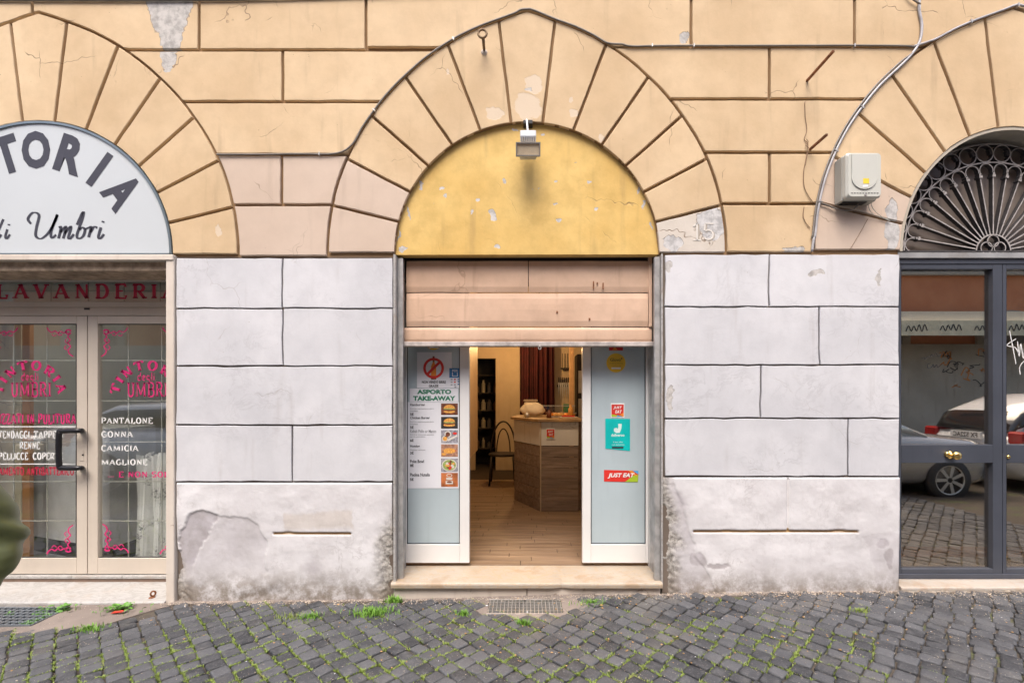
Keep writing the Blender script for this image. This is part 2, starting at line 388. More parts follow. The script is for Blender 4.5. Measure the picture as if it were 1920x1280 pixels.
def marble(name, c1, c2, vein, rough=.45, stain=.6):
    g = G(name); wp = g.warp(2, .35)
    v = g.noise(3, 9, .7, vec=g.vm('MULTIPLY', wp, (1.2, 3.5, 3.5)), dist=1.6)
    vv = g.math('SUBTRACT', 1, g.ramp(g.math('ABSOLUTE', g.math('SUBTRACT', v, .5)), 0, .05))
    c = g.mix(g.noise(5, 6), c1, c2); c = g.mix(g.math('MULTIPLY', vv, .6), c, vein)
    d = g.ramp(g.noise(4, 8, .75), .5, .66); c = g.mix(g.math('MULTIPLY', d, stain), c, (.33, .22, .13)); c = g.mix(g.math('MULTIPLY', g.ramp(g.noise(45, 6, .8), .55, .7), stain * .6), c, (.22, .17, .12))
    g.put(g.b.inputs['Base Color'], c); g.b.inputs['Roughness'].default_value = rough; g.bump(g.noise(50, 6, .7), .25, .004); return g.m
M['marble_w'] = marble('white_marble', (.35, .34, .325), (.47, .46, .44), (.25, .23, .21), stain=.3)
M['marble_y'] = marble('yellowed_marble', (.34, .29, .23), (.47, .41, .34), (.44, .31, .18))
M['marble_r'] = marble('pale_marble', (.36, .33, .29), (.46, .42, .38), (.45, .36, .28))

def cobble_mat():
    g = G('basalt'); a = g.attr('tone'); rnd = g.rand()
    t = g.math('FRACT', g.math('ADD', a, rnd))
    c = g.mix(t, (.026, .027, .031), (.088, .090, .097))
    n = g.noise(14, 7, .7); c = g.mix(g.math('MULTIPLY', g.ramp(n, .45, .75), .6), c, (.12, .121, .125))
    sp = g.noise(110, 3, .7); c = g.mix(g.math('MULTIPLY', g.ramp(sp, .55, .7), .6), c, (.22, .215, .21))
    dd = g.ramp(g.noise(1.6, 6, .7), .52, .68); c = g.mix(g.math('MULTIPLY', dd, .45), c, (.17, .155, .135))
    g.put(g.b.inputs['Base Color'], c)
    g.put(g.b.inputs['Roughness'], g.math('ADD', .42, g.math('MULTIPLY', n, .35)))
    g.bump(g.math('ADD', g.math('MULTIPLY', n, .8), g.math('MULTIPLY', sp, .55)), .8, .007); return g.m
M['basalt'] = cobble_mat()
def soil_mat():
    g = G('joint_soil'); c = g.mix(g.noise(30, 6, .7), (.03, .026, .022), (.13, .105, .08))
    ms = g.math('MULTIPLY', g.ramp(g.noise(2.2, 5, .65), .5, .6), .5); c = g.mix(g.math('MULTIPLY', ms, g.ramp(g.noise(40, 3), .3, .6)), c, (.10, .15, .03))
    g.put(g.b.inputs['Base Color'], c); g.b.inputs['Roughness'].default_value = .95; g.bump(g.noise(90, 5, .7), .8, .008); return g.m
M['soil'] = soil_mat()
def grass_mat():
    g = G('moss_grass'); c = g.mix(g.noise(23, 3), (.15, .215, .035), (.27, .34, .075)); c = g.mix(g.ramp(g.noise(6, 4), .58, .75), c, (.30, .30, .11))
    g.put(g.b.inputs['Base Color'], c); g.b.inputs['Roughness'].default_value = .6
    return g.m
M['grass'] = grass_mat()
M['concrete'] = plaster('concrete_patch', (.17, .14, .12), (.27, .225, .195), dirt=(.10, .085, .07), dirtamt=.8, crack=.9, bump=.9, rough=.95)
M['debris'] = mat('debris_stone', (.42, .35, .28), .95, var=.5, scale=30)
M['leaf_dry'] = mat('dry_leaf', (.38, .23, .10), .9, var=.5, scale=20)
M['plant'] = mat('leaf_green', (.11, .26, .035), .5, var=.35, scale=25)
M['red'] = mat('red_plastic', (.65, .05, .03), .5)
M['cable'] = mat('grey_cable', (.20, .175, .15), .5, var=.18, scale=12, bump=.2)
M['cable2'] = mat('silver_cable', (.40, .39, .40), .38, var=.2, scale=12, bump=.2)
M['wire'] = mat('brown_wire', (.22, .13, .07), .6)
M['clip'] = mat('steel_clip', (.5, .48, .45), .4, metal=.6)
M['rust'] = mat('rusty_iron', (.20, .075, .03), .85, var=.5, scale=30, bump=.5)
M['castiron'] = mat('old_iron', (.22, .14, .07), .7, var=.4, scale=30, bump=.5)
M['upvc'] = mat('white_door_frame', (.72, .71, .69), .35, var=.05, scale=2, dirt=.06)
M['beige'] = mat('beige_aluminium', (.56, .49, .41), .4, var=.07, scale=2, dirt=.10, streak=.06)
M['gasket'] = mat('black_gasket', (.03, .03, .032), .6)
M['frost'] = mat('frosted_pane', (.45, .53, .56), .16, var=.09, scale=1.2, coat=.5, spec=.8, streak=.10)
M['shutter'] = plaster('shutter_paint', (.60, .40, .275), (.67, .47, .34), bare=(.62, .57, .52), peel=.71, crack=.4, dirt=(.26, .15, .09), dirtamt=.9, bump=.2, rough=.6, mott=.4)
M['rail'] = mat('galvanised_rail', (.42, .41, .40), .45, metal=.4, var=.3, scale=10, streak=.5, dirt=.3)
M['barsteel'] = mat('worn_grey_paint', (.45, .40, .37), .6, var=.3, scale=14, dirt=.6, bump=.4)
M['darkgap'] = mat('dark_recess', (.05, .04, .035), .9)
M['gate'] = mat('anthracite_paint', (.055, .061, .078), .42, var=.12, scale=3, streak=.15)
M['gatel'] = mat('worn_grey_steel', (.30, .30, .30), .5, var=.2, scale=6, dirt=.5)
M['ironf'] = mat('lit_iron_face', (.36, .33, .31), .6, var=.25, scale=30, bump=.4)  # paler front faces of the bars: caught sky light put into the colour
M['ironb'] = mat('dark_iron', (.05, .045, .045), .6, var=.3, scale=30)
M['brass'] = mat('polished_brass', (.80, .56, .20), .18, metal=1, var=.05)
M['glassg'] = glass('gate_glass', (.86, .81, .74), .74, 1.3, gcol=(1, .92, .80))
M['glassl'] = glass('laundry_glass', (.96, .97, .96), .16, 1.1)
M['glassi'] = glass('clear_glass', (.95, .95, .95), .03, .8)
M['black'] = mat('black_plastic', (.010, .010, .012), .35)
M['signface'] = mat('sign_acrylic', (.55, .585, .60), .35, var=.03, scale=1, coat=.25)
M['signrim'] = mat('sign_rim', (.22, .27, .30), .3, metal=.5)
M['signtxt'] = mat('dark_lettering', (.045, .045, .06), .45)
M['pink'] = mat('pink_vinyl', (.62, .02, .16), .5)
M['maroon'] = mat('dark_red_vinyl', (.55, .015, .06), .5)
M['wvinyl'] = mat('white_vinyl', (.80, .80, .78), .5)
M['paper'] = mat('paper', (.70, .705, .74), .5, var=.02)
M['ink'] = mat('black_ink', (.03, .03, .035), .5)
M['greyink'] = mat('grey_ink', (.30, .30, .32), .5)
M['green'] = mat('green_ink', (.018, .17, .09), .5)
M['rink'] = mat('red_ink', (.62, .03, .02), .5)
M['orink'] = mat('orange_ink', (.80, .25, .03), .5)
M['bluink'] = mat('blue_ink', (.03, .16, .36), .5)
M['yel'] = mat('yellow_sticker', (.78, .50, .03), .4)
M['teal'] = mat('teal_sticker', (.0, .46, .44), .4)
M['lime'] = mat('lime_ink', (.35, .50, .03), .4)
M['skyb'] = mat('sky_blue_ink', (.08, .35, .65), .4)
M['brownink'] = mat('brown_ink', (.16, .05, .025), .5, var=.5, scale=60)
M['bunink'] = mat('bun_ink', (.70, .33, .07), .5, var=.4, scale=90)
M['greyphoto'] = mat('photo_grey', (.28, .27, .30), .5, var=.5, scale=60)
M['boxp'] = mat('pale_grey_plastic', (.56, .56, .50), .4, var=.04, scale=2, dirt=.05)
M['boxs'] = mat('aged_grey_plastic', (.40, .39, .34), .5, var=.06, scale=2, dirt=.12)
M['lampm'] = mat('grey_lamp_metal', (.52, .53, .55), .4, metal=.3, var=.1)
M['lampd'] = mat('lamp_frame', (.22, .20, .18), .5)
M['reflector'] = mat('lamp_reflector', (.88, .74, .52), .5)

exec_objects = True
# ------------------------------------------------------------------ the building
bld = thing('building', 'street front of cream and white rusticated blocks with three arched openings', 'building', (0, 0, 0))
TH = [0, 14, 28, 42, 56, 69, 83, 90]; RR = [374, 376, 382, 390, 403, 420, 440, 455]
def rext(a):                                # extrados radius in pixels at angle (deg, 0..180)
    a = a if a <= 90 else 180 - a; return float(np.interp(a, TH, RR))
ARCH = {'l': (72, 478, 252, 252), 'c': (988, 475, 249, 247), 'r': (1900, 470, 212, 233)}
def ext_pts(k, n=90):
    cx, cy, _, _ = ARCH[k]; return [(cx + rext(180 - i * 180 / n) * math.cos(R(180 - i * 180 / n)), cy - rext(180 - i * 180 / n) * math.sin(R(180 - i * 180 / n))) for i in range(n + 1)]
EX = {k: ext_pts(k) for k in ARCH}
def ext_x(k, y, side):                      # x of the outer curve at height y, side -1 left / +1 right
    cx, cy, _, _ = ARCH[k]; P = EX[k]; H = P[:46] if side < 0 else P[45:][::-1]
    ys = [p[1] for p in H]; xs = [p[0] for p in H]
    if y >= cy: return cx + side * 374
    return float(np.interp(-y, [-v for v in ys], xs))
def ext_y(k, x):
    P = EX[k]; return float(np.interp(x, [p[0] for p in P], [p[1] for p in P], left=9999, right=9999))

def block(name, pts, m, proud=.024, cham=.0036, label=None, jit=.0016, y0=0.0):
    """rusticated block from a pixel outline (clockwise); worn chamfer, sides running back to the joint"""
    P = []
    n = len(pts)
    for i in range(n):
        a = pts[i]; b = pts[(i + 1) % n]; l = math.hypot(b[0] - a[0], b[1] - a[1]); k = max(1, int(l / 22))
        for q in range(k):
            t = q / k; P.append((a[0] + (b[0] - a[0]) * t, a[1] + (b[1] - a[1]) * t))
    Q = []
    for x, y in P:
        X, _, Z = W(x, y); v = mnoise.noise_vector(Vector((X * 9, 3.3, Z * 9))) * jit * 1.6 + mnoise.noise_vector(Vector((X * 40, 1.3, Z * 40))) * jit
        Q.append(Vector((X + v.x, Z + v.z)))
    n = len(Q); area = sum(Q[i].x * Q[(i + 1) % n].y - Q[(i + 1) % n].x * Q[i].y for i in range(n))
    sg = 1 if area > 0 else -1
    I = []
    for i in range(n):
        d1 = (Q[i] - Q[i - 1]); d2 = (Q[(i + 1) % n] - Q[i])
        d1 = d1.normalized() if d1.length > 1e-7 else Vector((1, 0)); d2 = d2.normalized() if d2.length > 1e-7 else d1
        n1 = Vector((-d1.y, d1.x)) * sg; n2 = Vector((-d2.y, d2.x)) * sg; nn = n1 + n2
        nn = nn / max(.4, nn.dot(n1)) if nn.length > .1 else n1
        c = cham * (1 + .7 * mnoise.noise(Vector((Q[i].x * 25, 7, Q[i].y * 25))))
        I.append(Q[i] + nn * c)
    mb = MB()
    v = [(q.x, y0, q.y) for q in I] + [(q.x, y0 + cham * .9, q.y) for q in Q] + [(q.x, y0 + proud + .004, q.y) for q in Q]
    fs = [tuple(range(n))]
    for r_ in (0, 1):
        for i in range(n):
            j = (i + 1) % n; fs.append((r_ * n + i, r_ * n + n + i, r_ * n + n + j, r_ * n + j))
    mb.add(v, fs)
    return mb.build(name, M[m], bld, label=label)

g_ = 2.8
# voussoirs of the three arches
for k, (cx, cy, rx, ry) in ARCH.items():
    for i in range(13):
        a0 = i * 180 / 13; a1 = (i + 1) * 180 / 13
        if k == 'l' and a0 > 120: continue
        if k == 'r' and a1 < 60: continue
        def P_(a, rin, off):
            c, s_ = math.cos(R(a)), math.sin(R(a)); r = rext(a) - g_ if not rin else 1 / math.sqrt((c / rx) ** 2 + (s_ / ry) ** 2)
            return (cx + r * c - off * s_, cy - r * s_ - off * c)
        o0 = g_ if i > 0 else 3; o1 = -g_ if i < 12 else -3
        inner = [P_(a0 + (a1 - a0) * q / 4, True, o0 * (q == 0) + o1 * (q == 4)) for q in range(5)]
        outer = [P_(a0 + (a1 - a0) * q / 4, False, o0 * (q == 0) + o1 * (q == 4)) for q in range(4, -1, -1)]
        if a1 > 90 > a0: outer = [outer[0]] + [P_(a, False, 0) for a in (95, 92, 90, 88, 85)] + [outer[-1]]
        m = 'cream'; lab = None
        if k == 'c' and i in (11, 12): m = 'rosy'
        if k == 'c' and i == 0: m = 'numberstone'; lab = 'pale flaked block carved with the house number'
        if k == 'r' and i in (11, 12): m = 'rosy'
        block('voussoir', inner + outer, m, label=lab)
# horizontal courses above the springing
TL = [-3, 94, 191, 290, 384, 481]; TR = [-3, 88, 186, 286, 382, 474]
def side_pts(fn, y0, y1, n=6): return [(fn(y0 + (y1 - y0) * i / n), y0 + (y1 - y0) * i / n) for i in range(n + 1)]
def course(y0, y1, lf, rf, splits, mats, last=False):
    ya, yb = y0 + g_, y1 - g_
    edges = [lf] + [(lambda y, s=s: s) for s in splits] + [rf]
    for i in range(len(edges) - 1):
        a, b = edges[i], edges[i + 1]
        Lp = [(x + g_, y) for x, y in side_pts(a, ya, yb)]; Rp = [(x - g_, y) for x, y in side_pts(b, ya, yb)]
        block('wall_block', Rp[::1] + Lp[::-1], mats[min(i, len(mats) - 1)])
lr = lambda y: ext_x('l', y, 1); cl = lambda y: ext_x('c', y, -1); crr = lambda y: ext_x('c', y, 1); rl = lambda y: ext_x('r', y, -1)
course(TL[1], TL[2], lr, cl, [530], ['cream']); course(TL[2], TL[3], lr, cl, [], ['cream'])
course(TL[3], TL[4], lr, cl, [528], ['rosy', 'rosy']); course(TL[4], TL[5], lr, cl, [], ['rosy'])
course(TR[1], TR[2], crr, rl, [1443], ['cream']); course(TR[2], TR[3], crr, rl, [], ['cream'])
course(TR[3], TR[4], crr, rl, [1443], ['cream']); course(TR[4], TR[5], crr, rl, [], ['cream'])
def topcourse(x0, x1, ytop, ybase):
    k0, k1 = x0 + g_, x1 - g_
    xs = np.linspace(k0, k1, max(6, int((k1 - k0) / 10)))
    bot = []
    for x in xs:
        y = ybase - g_
        for k in ARCH:
            e = ext_y(k, x)
            if e < 9000: y = min(y, e - g_)
        bot.append((float(x), y))
    block('wall_block', [(k0, ytop + g_)] + [(k1, ytop + g_)] + bot[::-1], 'cream')
for a, b, yb in ((-420, 60, 94), (60, 373, 94), (373, 686, 94), (686, 1296, 90), (1296, 1603, 88), (1603, 2010, 88), (2010, 2500, 88)): topcourse(a, b, -3, yb)
for r_, (ya, yb) in enumerate(((-100, -3), (-200, -100), (-300, -200))):
    xs = list(range(-420 + (r_ % 2) * 160, 2500, 320))
    for a in xs: block('wall_block', [(a + g_, ya + g_), (a + 320 - g_, ya + g_), (a + 320 - g_, yb - g_), (a + g_, yb - g_)], 'cream')
# white courses below the springing
gl_ = 1.6
def wblock(x0, x1, y0, y1, **k): block('stone_block', [(x0 + gl_, y0 + gl_), (x1 - gl_, y0 + gl_ + k.get('t', 0)), (x1 - gl_, y1 - gl_ + k.get('b', 0)), (x0 + gl_, y1 - gl_)], 'white', proud=.022, cham=.0024, jit=.0042)
for y0, y1, sp in ((483, 578, 529), (578, 686, 530), (686, 797, None), (797, 903, 548)):
    e = [329] + ([sp] if sp else []) + [737]
    for a, b in zip(e[:-1], e[1:]): wblock(a, b, y0, y1)
for y0, y1, sp in ((476, 575, 1442), (575, 684, 1536), (684, 784, 1426), (784, 893, 1590)):
    for a, b in zip([1246, sp], [sp, 1687]): wblock(a, b, y0, y1)

# worn bottom course: one dense relief per pier
def sstep(e0, e1, x): t = np.clip((x - e0) / (e1 - e0), 0, 1); return t * t * (3 - 2 * t)
def plinth_mat():
    g = G('worn_plinth_plaster'); p = g.attr('patch'); q = g.attr('rough_stone'); d = g.attr('grime')
    big = g.noise(2.2, 6, .65)
    c = g.mix(g.ramp(big, .3, .7), (.57, .55, .555), (.70, .685, .69))
    wp = g.warp(4, .2); v = g.noise(3.2, 6, .7, vec=wp, dist=1)
    vv = g.math('SUBTRACT', 1, g.ramp(g.math('ABSOLUTE', g.math('SUBTRACT', v, .5)), 0, .03))
    c = g.mix(g.math('MULTIPLY', g.math('MULTIPLY', vv, g.ramp(g.noise(2, 3), .45, .7)), .35), c, (.32, .29, .28))
    bl = g.ramp(g.noise(5.5, 6, .75), .52, .7); c = g.mix(g.math('MULTIPLY', bl, .35), c, (.36, .33, .32))
    pc = g.mix(g.ramp(g.noise(6, 7, .7), .35, .68), (.47, .44, .46), (.34, .31, .31)); c = g.mix(p, c, pc)
    rc = g.mix(g.ramp(g.noise(28, 7, .75), .35, .7), (.50, .47, .43), (.11, .095, .08)); c = g.mix(q, c, rc)
    dm = g.math('MULTIPLY', d, g.ramp(g.noise(9, 6, .75), .28, .62), clamp=True); c = g.mix(dm, c, (.20, .165, .13))
    c = g.mix(g.attr('tan'), c, (.50, .43, .36)); c = g.mix(g.attr('groove'), c, (.36, .22, .09))
    g.put(g.b.inputs['Base Color'], c); g.b.inputs['Roughness'].default_value = .9
    hgt = g.math('ADD', g.math('MULTIPLY', g.noise(24, 7, .7), g.math('ADD', .35, g.math('MULTIPLY', q, 1.6))), g.math('MULTIPLY', g.noise(5, 5), .5))
    g.bump(hgt, .55, .009); return g.m
M['plinth'] = plinth_mat()
def npnoise(X, Z, sc_, seed=0):
    out = np.zeros(X.shape)
    it = np.nditer([X, Z, out], op_flags=[['readonly'], ['readonly'], ['writeonly']])
    for x, z, o in it: o[...] = mnoise.noise(Vector((float(x) * sc_, seed * 7.7, float(z) * sc_)))
    return out
def plinth(side):
    if side == 'l': x0, x1, y0, y1 = 331, 735, 905, 1140
    else: x0, x1, y0, y1 = 1240, 1687, 895, 1125
    nx = int((x1 - x0) / 2.1); ny = int((y1 - y0) / 2.1)
    px, py = np.meshgrid(np.linspace(x0, x1, nx), np.linspace(y0, y1, ny))
    X = (px - VX) * D / F; Z = EYE + (VY - py) * D / F
    n1 = npnoise(X, Z, 3.1, 1); n2 = npnoise(X, Z, 9, 2); n3 = npnoise(X, Z, 30, 3); n4 = npnoise(X, Z, 70, 4)
    h = .004 * n1 + .003 * n2 + .0008 * n3
    wx = px + 7 * n2 + 3 * n3; wy = py + 7 * n1 + 3 * n3
    patch = np.zeros(px.shape); rough = np.zeros(px.shape); grime = sstep(1050, 1118, wy) * .95; tan = np.zeros(px.shape); grv = np.zeros(px.shape)
    def groove(gx0, gx1, gy, wd, dp, horiz=True):
        if horiz: k = sstep(wd, wd * .5, abs(py - gy - 1.2 * n2)) * (px > gx0) * (px < gx1)
        else: k = sstep(wd, wd * .5, abs(px - gx0)) * (py > gy) * (py < gx1)
        return k * dp
    gr = np.zeros(px.shape)
    if side == 'l':
        # rounded cement patch at the lower left
        ytop = np.interp(wx, [331, 336, 345, 358, 374, 392, 405, 440, 468, 484, 492, 498, 499.5], [1030, 1000, 980, 964, 956, 959, 963, 967, 972, 982, 996, 1015, 1140])
        inside = sstep(0, 3, wy - ytop) * sstep(500, 497, wx)
        xl = np.interp(wy, [955, 975, 1000, 1040, 1090], [412, 404, 388, 368, 350])
        cres = inside * sstep(1.5, -1.5, wx - xl) * sstep(1090, 1050, wy)
        lil = inside * sstep(-1.5, 1.5, wx - xl) * sstep(1100, 1020, wy + .25 * (wx - 400))
        patch = np.maximum(patch, np.maximum(cres * .95, lil * .5))
        h -= .004 * inside * sstep(1110, 1060, wy) + .003 * cres
        tan = np.maximum(tan, sstep(0, 3, 662 - wx + .15 * (wy - 960)) * sstep(0, 3, wx - 528) * sstep(955, 964, wy) * sstep(998, 985, wy) * .5)
        rough = np.maximum(rough, sstep(1, .4, (px - 331) / 60 + (1140 - py) / 110 + .3 * n2))
        rough = np.maximum(rough, sstep(.9, .2, (735 - wx) / 48 + np.clip((1010 - wy) / 80, 0, 9)))
        patch = np.maximum(patch, sstep(.4, .9, 1 - abs(wx - 585) / 55 - abs(wy - 1065) / 60) * .6)
        gr = groove(512, 657, 1000, 2.8, .014)
        edge = 331 - 3; h -= .02 * sstep(28, 0, 735 - px) * sstep(940, 1060, py) * (1 + n2); h -= .012 * sstep(20, 0, px - 331) * sstep(940, 1060, py)
    else:
        rough = np.maximum(rough, sstep(1.1, .5, (wx - 1240) / 42 + np.clip((990 - wy) / 150, 0, 9) + .25 * n2))
        xb = np.interp(wy, [895, 930, 965, 1000, 1040, 1062, 1125], [1258, 1272, 1286, 1297, 1301, 1322, 1345])
        lf = sstep(1.5, -1.5, wx - xb); patch = np.maximum(patch, lf * .45); h -= .004 * lf
        patch = np.maximum(patch, sstep(0, 2.5, wx - np.interp(wy, [990, 1005, 1062, 1100], [1700, 1614, 1640, 1642])) * sstep(995, 1003, wy) * .35)
        patch = np.maximum(patch, sstep(14, 0, abs(wx - 1272 - (wy - 930) * .3)) * sstep(915, 925, wy) * sstep(965, 945, wy) * .9)
        for ex, ey, rx, rz in ((1308, 1046, 18, 15), (1345, 1058, 24, 6), (1655, 1020, 13, 10), (1668, 1050, 9, 22)):
            patch = np.maximum(patch, sstep(1.05, .85, np.sqrt(((wx - ex) / rx) ** 2 + ((wy - ey) / rz) ** 2)) * .9)
        gr = groove(1300, 1610, 996, 2.8, .015) + groove(1478, 994, 895, 2.4, .012, False)
        h -= .025 * sstep(30, 0, px - 1240) * (1 + n2) * sstep(900, 980, py); h -= .01 * sstep(14, 0, 1687 - px) * sstep(980, 1060, py)
    grv = np.clip(gr / .012, 0, 1); h -= .002 * patch; h += rough * (.007 * n2 + .006 * n3 + .004 * n4 - .004); h -= gr
    h -= .004 * sstep(2.2, 0, np.minimum(py - y0, 5)) ; h += .006 * sstep(1070, 1120, py) * (n1 + n2)
    Y = .0 - h
    me = bpy.data.meshes.new('stone_block')
    V = np.stack([X, Y, Z], -1).reshape(-1, 3)
    ii = np.arange(ny * nx).reshape(ny, nx)
    Fq = np.stack([ii[:-1, :-1], ii[1:, :-1], ii[1:, 1:], ii[:-1, 1:]], -1).reshape(-1, 4)
    bord = np.concatenate([ii[0, :], ii[1:, -1], ii[-1, -2::-1], ii[-2:0:-1, 0]])
    Vb = V[bord].copy(); Vb[:, 1] = .045; nb = len(bord); base = len(V)
    V = np.concatenate([V, Vb]); sides = [(int(bord[i]), int(bord[(i + 1) % nb]), base + (i + 1) % nb, base + i) for i in range(nb)]
    me.from_pydata(V.tolist(), [], Fq.tolist() + sides)
    for nm, arr in (('patch', patch), ('rough_stone', rough), ('grime', grime), ('tan', tan), ('groove', grv * (py > 990))):
        a = me.attributes.new(nm, 'FLOAT', 'POINT'); a.data.foreach_set('value', np.concatenate([arr.reshape(-1), np.zeros(nb)]).astype(np.float32))
    me.materials.append(M['plinth']); me.polygons.foreach_set('use_smooth', [True] * len(Fq) + [False] * nb)
    o = bpy.data.objects.new('stone_block', me); C.objects.link(o); o.parent = bld
    o['label'] = 'worn bottom course with patched plaster and a short groove'
plinth('l'); plinth('r')

# joint backing, reveals, soffits
JY = .023
def zi(k, x):                               # intrados height in px at x (px) or None
    cx, cy, rx, ry = ARCH[k]; t = 1 - ((x - cx) / rx) ** 2; return cy - ry * math.sqrt(max(0, t))
mb = MB(); mw = MB()
TOPY = -305
def strip(mbx, xa, xb, bot):
    n = max(1, int(abs(xb - xa) / 12))
    for i in range(n):
        a = xa + (xb - xa) * i / n; b = xa + (xb - xa) * (i + 1) / n
        mbx.add([W(a, TOPY, JY)[:1] + (JY,) + (WZ(TOPY),), (WX(b), JY, WZ(TOPY)), (WX(b), JY, WZ(bot(b))), (WX(a), JY, WZ(bot(a)))], [(0, 1, 2, 3)])
def strip2(a, b, fn): strip(mb, a, b, fn)
mb = MB()
def st(a, b, fn):
    n = max(1, int(abs(b - a) / 8))
    for i in range(n):
        p = a + (b - a) * i / n; q = a + (b - a) * (i + 1) / n
        mb.add([(WX(p), JY, WZ(TOPY)), (WX(q), JY, WZ(TOPY)), (WX(q), JY, WZ(fn(q))), (WX(p), JY, WZ(fn(p)))], [(0, 1, 2, 3)])
st(-420, -180, lambda x: 480); st(-180, 324, lambda x: zi('l', x)); st(324, 739, lambda x: 480); st(739, 1237, lambda x: zi('c', x))
st(1237, 1688, lambda x: 478); st(1688, 2112, lambda x: zi('r', x)); st(2112, 2500, lambda x: 478)
mb.build('wall', M['joint'], bld)
for a, b, y_, c in ((329, 737, JY, 480), (1243, 1687, JY, 478), (-420, -190, 0, 480), (2113, 2500, 0, 478)): MB().box(WX(a), WX(b), y_, .34, -.3, WZ(c)).build('pier', M['jointw'] if y_ else M['white'], bld)
# soffit of the right arch and back parts
mb = MB()
def soffit(k, y0, y1, m):
    cx, cy, rx, ry = ARCH[k]; P = [(WX(cx + rx * math.cos(R(a))), WZ(cy - ry * math.sin(R(a)))) for a in range(0, 181, 4)]
    o = MB()
    for a, b in zip(P[:-1], P[1:]): o.add([(a[0], y0, a[1]), (b[0], y0, b[1]), (b[0], y1, b[1]), (a[0], y1, a[1])], [(0, 1, 2, 3)])
    return o.build('soffit', M[m], bld, smooth=True)
soffit('r', .003, .36, 'soffit'); soffit('c', .003, .12, 'joint'); soffit('l', .003, .36, 'joint')
# raised plaster lip round the right arch
cx, cy, rx, ry = ARCH['r']
o = MB(); o.sweep([(WX(cx + (rx - 3) * math.cos(R(a))), WZ(cy - (ry - 3) * math.sin(R(a)))) for a in range(0, 181, 3)], .022, .006, .06); o.build('arch_lip', M['soffit'], bld)
# ochre lunette of the centre arch
cx, cy, rx, ry = ARCH['c']
P = [(WX(cx + rx * math.cos(R(a))), WZ(cy - ry * math.sin(R(a)))) for a in range(0, 181, 3)]
P = [(WX(1238), WZ(474)) if i == 0 else p for i, p in enumerate(P)]
o = MB(); o.prism([(x, z) for x, z in P], .035, .11); o.build('lunette', M['ochre'], bld, label='ochre painted half-round infill with flaking paint')
# house number carved in the block
o = MB(); Y = -.0025
for pts in ([(1300, 424), (1307, 418)], [(1307, 418), (1307, 450)], [(1300, 450), (1314, 450)],
            [(1338, 419), (1322, 419)], [(1322, 419), (1321, 432)], arc(1328, 440, 9, -9, 130, -140, 10)):
    ribbon(o, pts, lambda u, v: W(u, v, Y), 3.0, 2.2)
M['carved'] = mat('carved_number', (.70, .66, .60), .9, var=.1)
o.build('house_number', M['carved'], bld)
o = MB(); Y = -.0018
for pts in ([(1303, 425), (1309, 420)], [(1310, 420), (1310, 451)], [(1325, 421), (1324, 433)], arc(1330, 441, 9, -9, 130, -140, 10)):
    ribbon(o, pts, lambda u, v: W(u, v, Y), 3.0, 2.0)
o.build('house_number', mat('number_shade', (.42, .37, .31), .9), bld)  # offset darker copy paints the shaded side of the cut figures

# jambs and steps
mt = MB(); mt.box(WX(313), WX(329) - .002, -.012, .36, WZ(1134) - .1, WZ(484)); mt.build('door_jamb', M['travertine'], bld, bevel=.004)
mt = MB(); mt.box(WX(-190), WX(328), -.02, .06, WZ(489), WZ(478.5)); mt.build('lintel', M['travertine'], bld, bevel=.004)
mt = MB(); mt.box(WX(-190), WX(312.5), .03, .30, WZ(508, .03), WZ(490, .03)); mt.build('lintel', mat('weathered_wood', (.36, .27, .19), .85, var=.4, scale=20, dirt=.7, bump=.6), bld, bevel=.003)
mt = MB(); mt.box(WX(737) + .002, WX(742), -.004, .30, .1, WZ(477)); mt.build('door_jamb', M['marble_w'], bld, bevel=.003)
mt = MB(); mt.box(WX(1239.6), WX(1243), -.004, .30, .1, WZ(476)); mt.build('door_jamb', M['marble_w'], bld, bevel=.003)
def slab(x0, x1, y0, y1, z0, z1, m, name='threshold', nose=.004, wear=0):
    o = MB(); n = 60; X = np.linspace(x0, x1, n + 1)
    prof = [(y1, z1), (y0 + .012, z1), (y0 + .003, z1 - .006), (y0, z1 - .014), (y0 + .002, z0)]
    v = []
    for x in X:
        j = .003 * mnoise.noise(Vector((x * 20, 3, 1))) - wear * math.exp(-((x - .28) / .035) ** 2)
        for q, (y, z) in enumerate(prof): v.append((x, y + (0 if q == 0 else -j), z + (.4 * -abs(j) if 0 < q < 4 else 0)))
    k = len(prof); f = [(i * k + q, i * k + q + 1, (i + 1) * k + q + 1, (i + 1) * k + q) for i in range(n) for q in range(k - 1)]
    f += [tuple(range(k)), tuple(range(n * k + k - 1, n * k - 1, -1))]
    o.add(v, f); return o.build(name, M[m], bld)
slab(WX(735) , WX(1240), -.035, .325, .105, .142, 'marble_y', wear=.018)
o = MB(); o.box(WX(738), WX(988) - .002, .0, .3, -.1, .104); o.box(WX(988) + .002, WX(1238), .0, .3, -.1, .104); o.build('step', M['travertine'], bld, bevel=.006)
slab(WX(-190), WX(313) - .002, -.03, .345, -.06, .0, 'marble_w')
o = MB(); o.box(WX(-190), WX(330), .345, .60, -.06, .028); o.build('step', mat('brown_step', (.22, .15, .11), .7, dirt=.4), bld)
o = MB()
for i in range(6): o.box(-5.0 + i * .42, -5.0 + i * .42 + .417, .335, .60, .0285, .052)
o.build('tile_strip', M['marble_w'], bld, bevel=.002)
slab(WX(1688) + .002, WX(2115), -.01, .20, -.05, .103, 'marble_r')

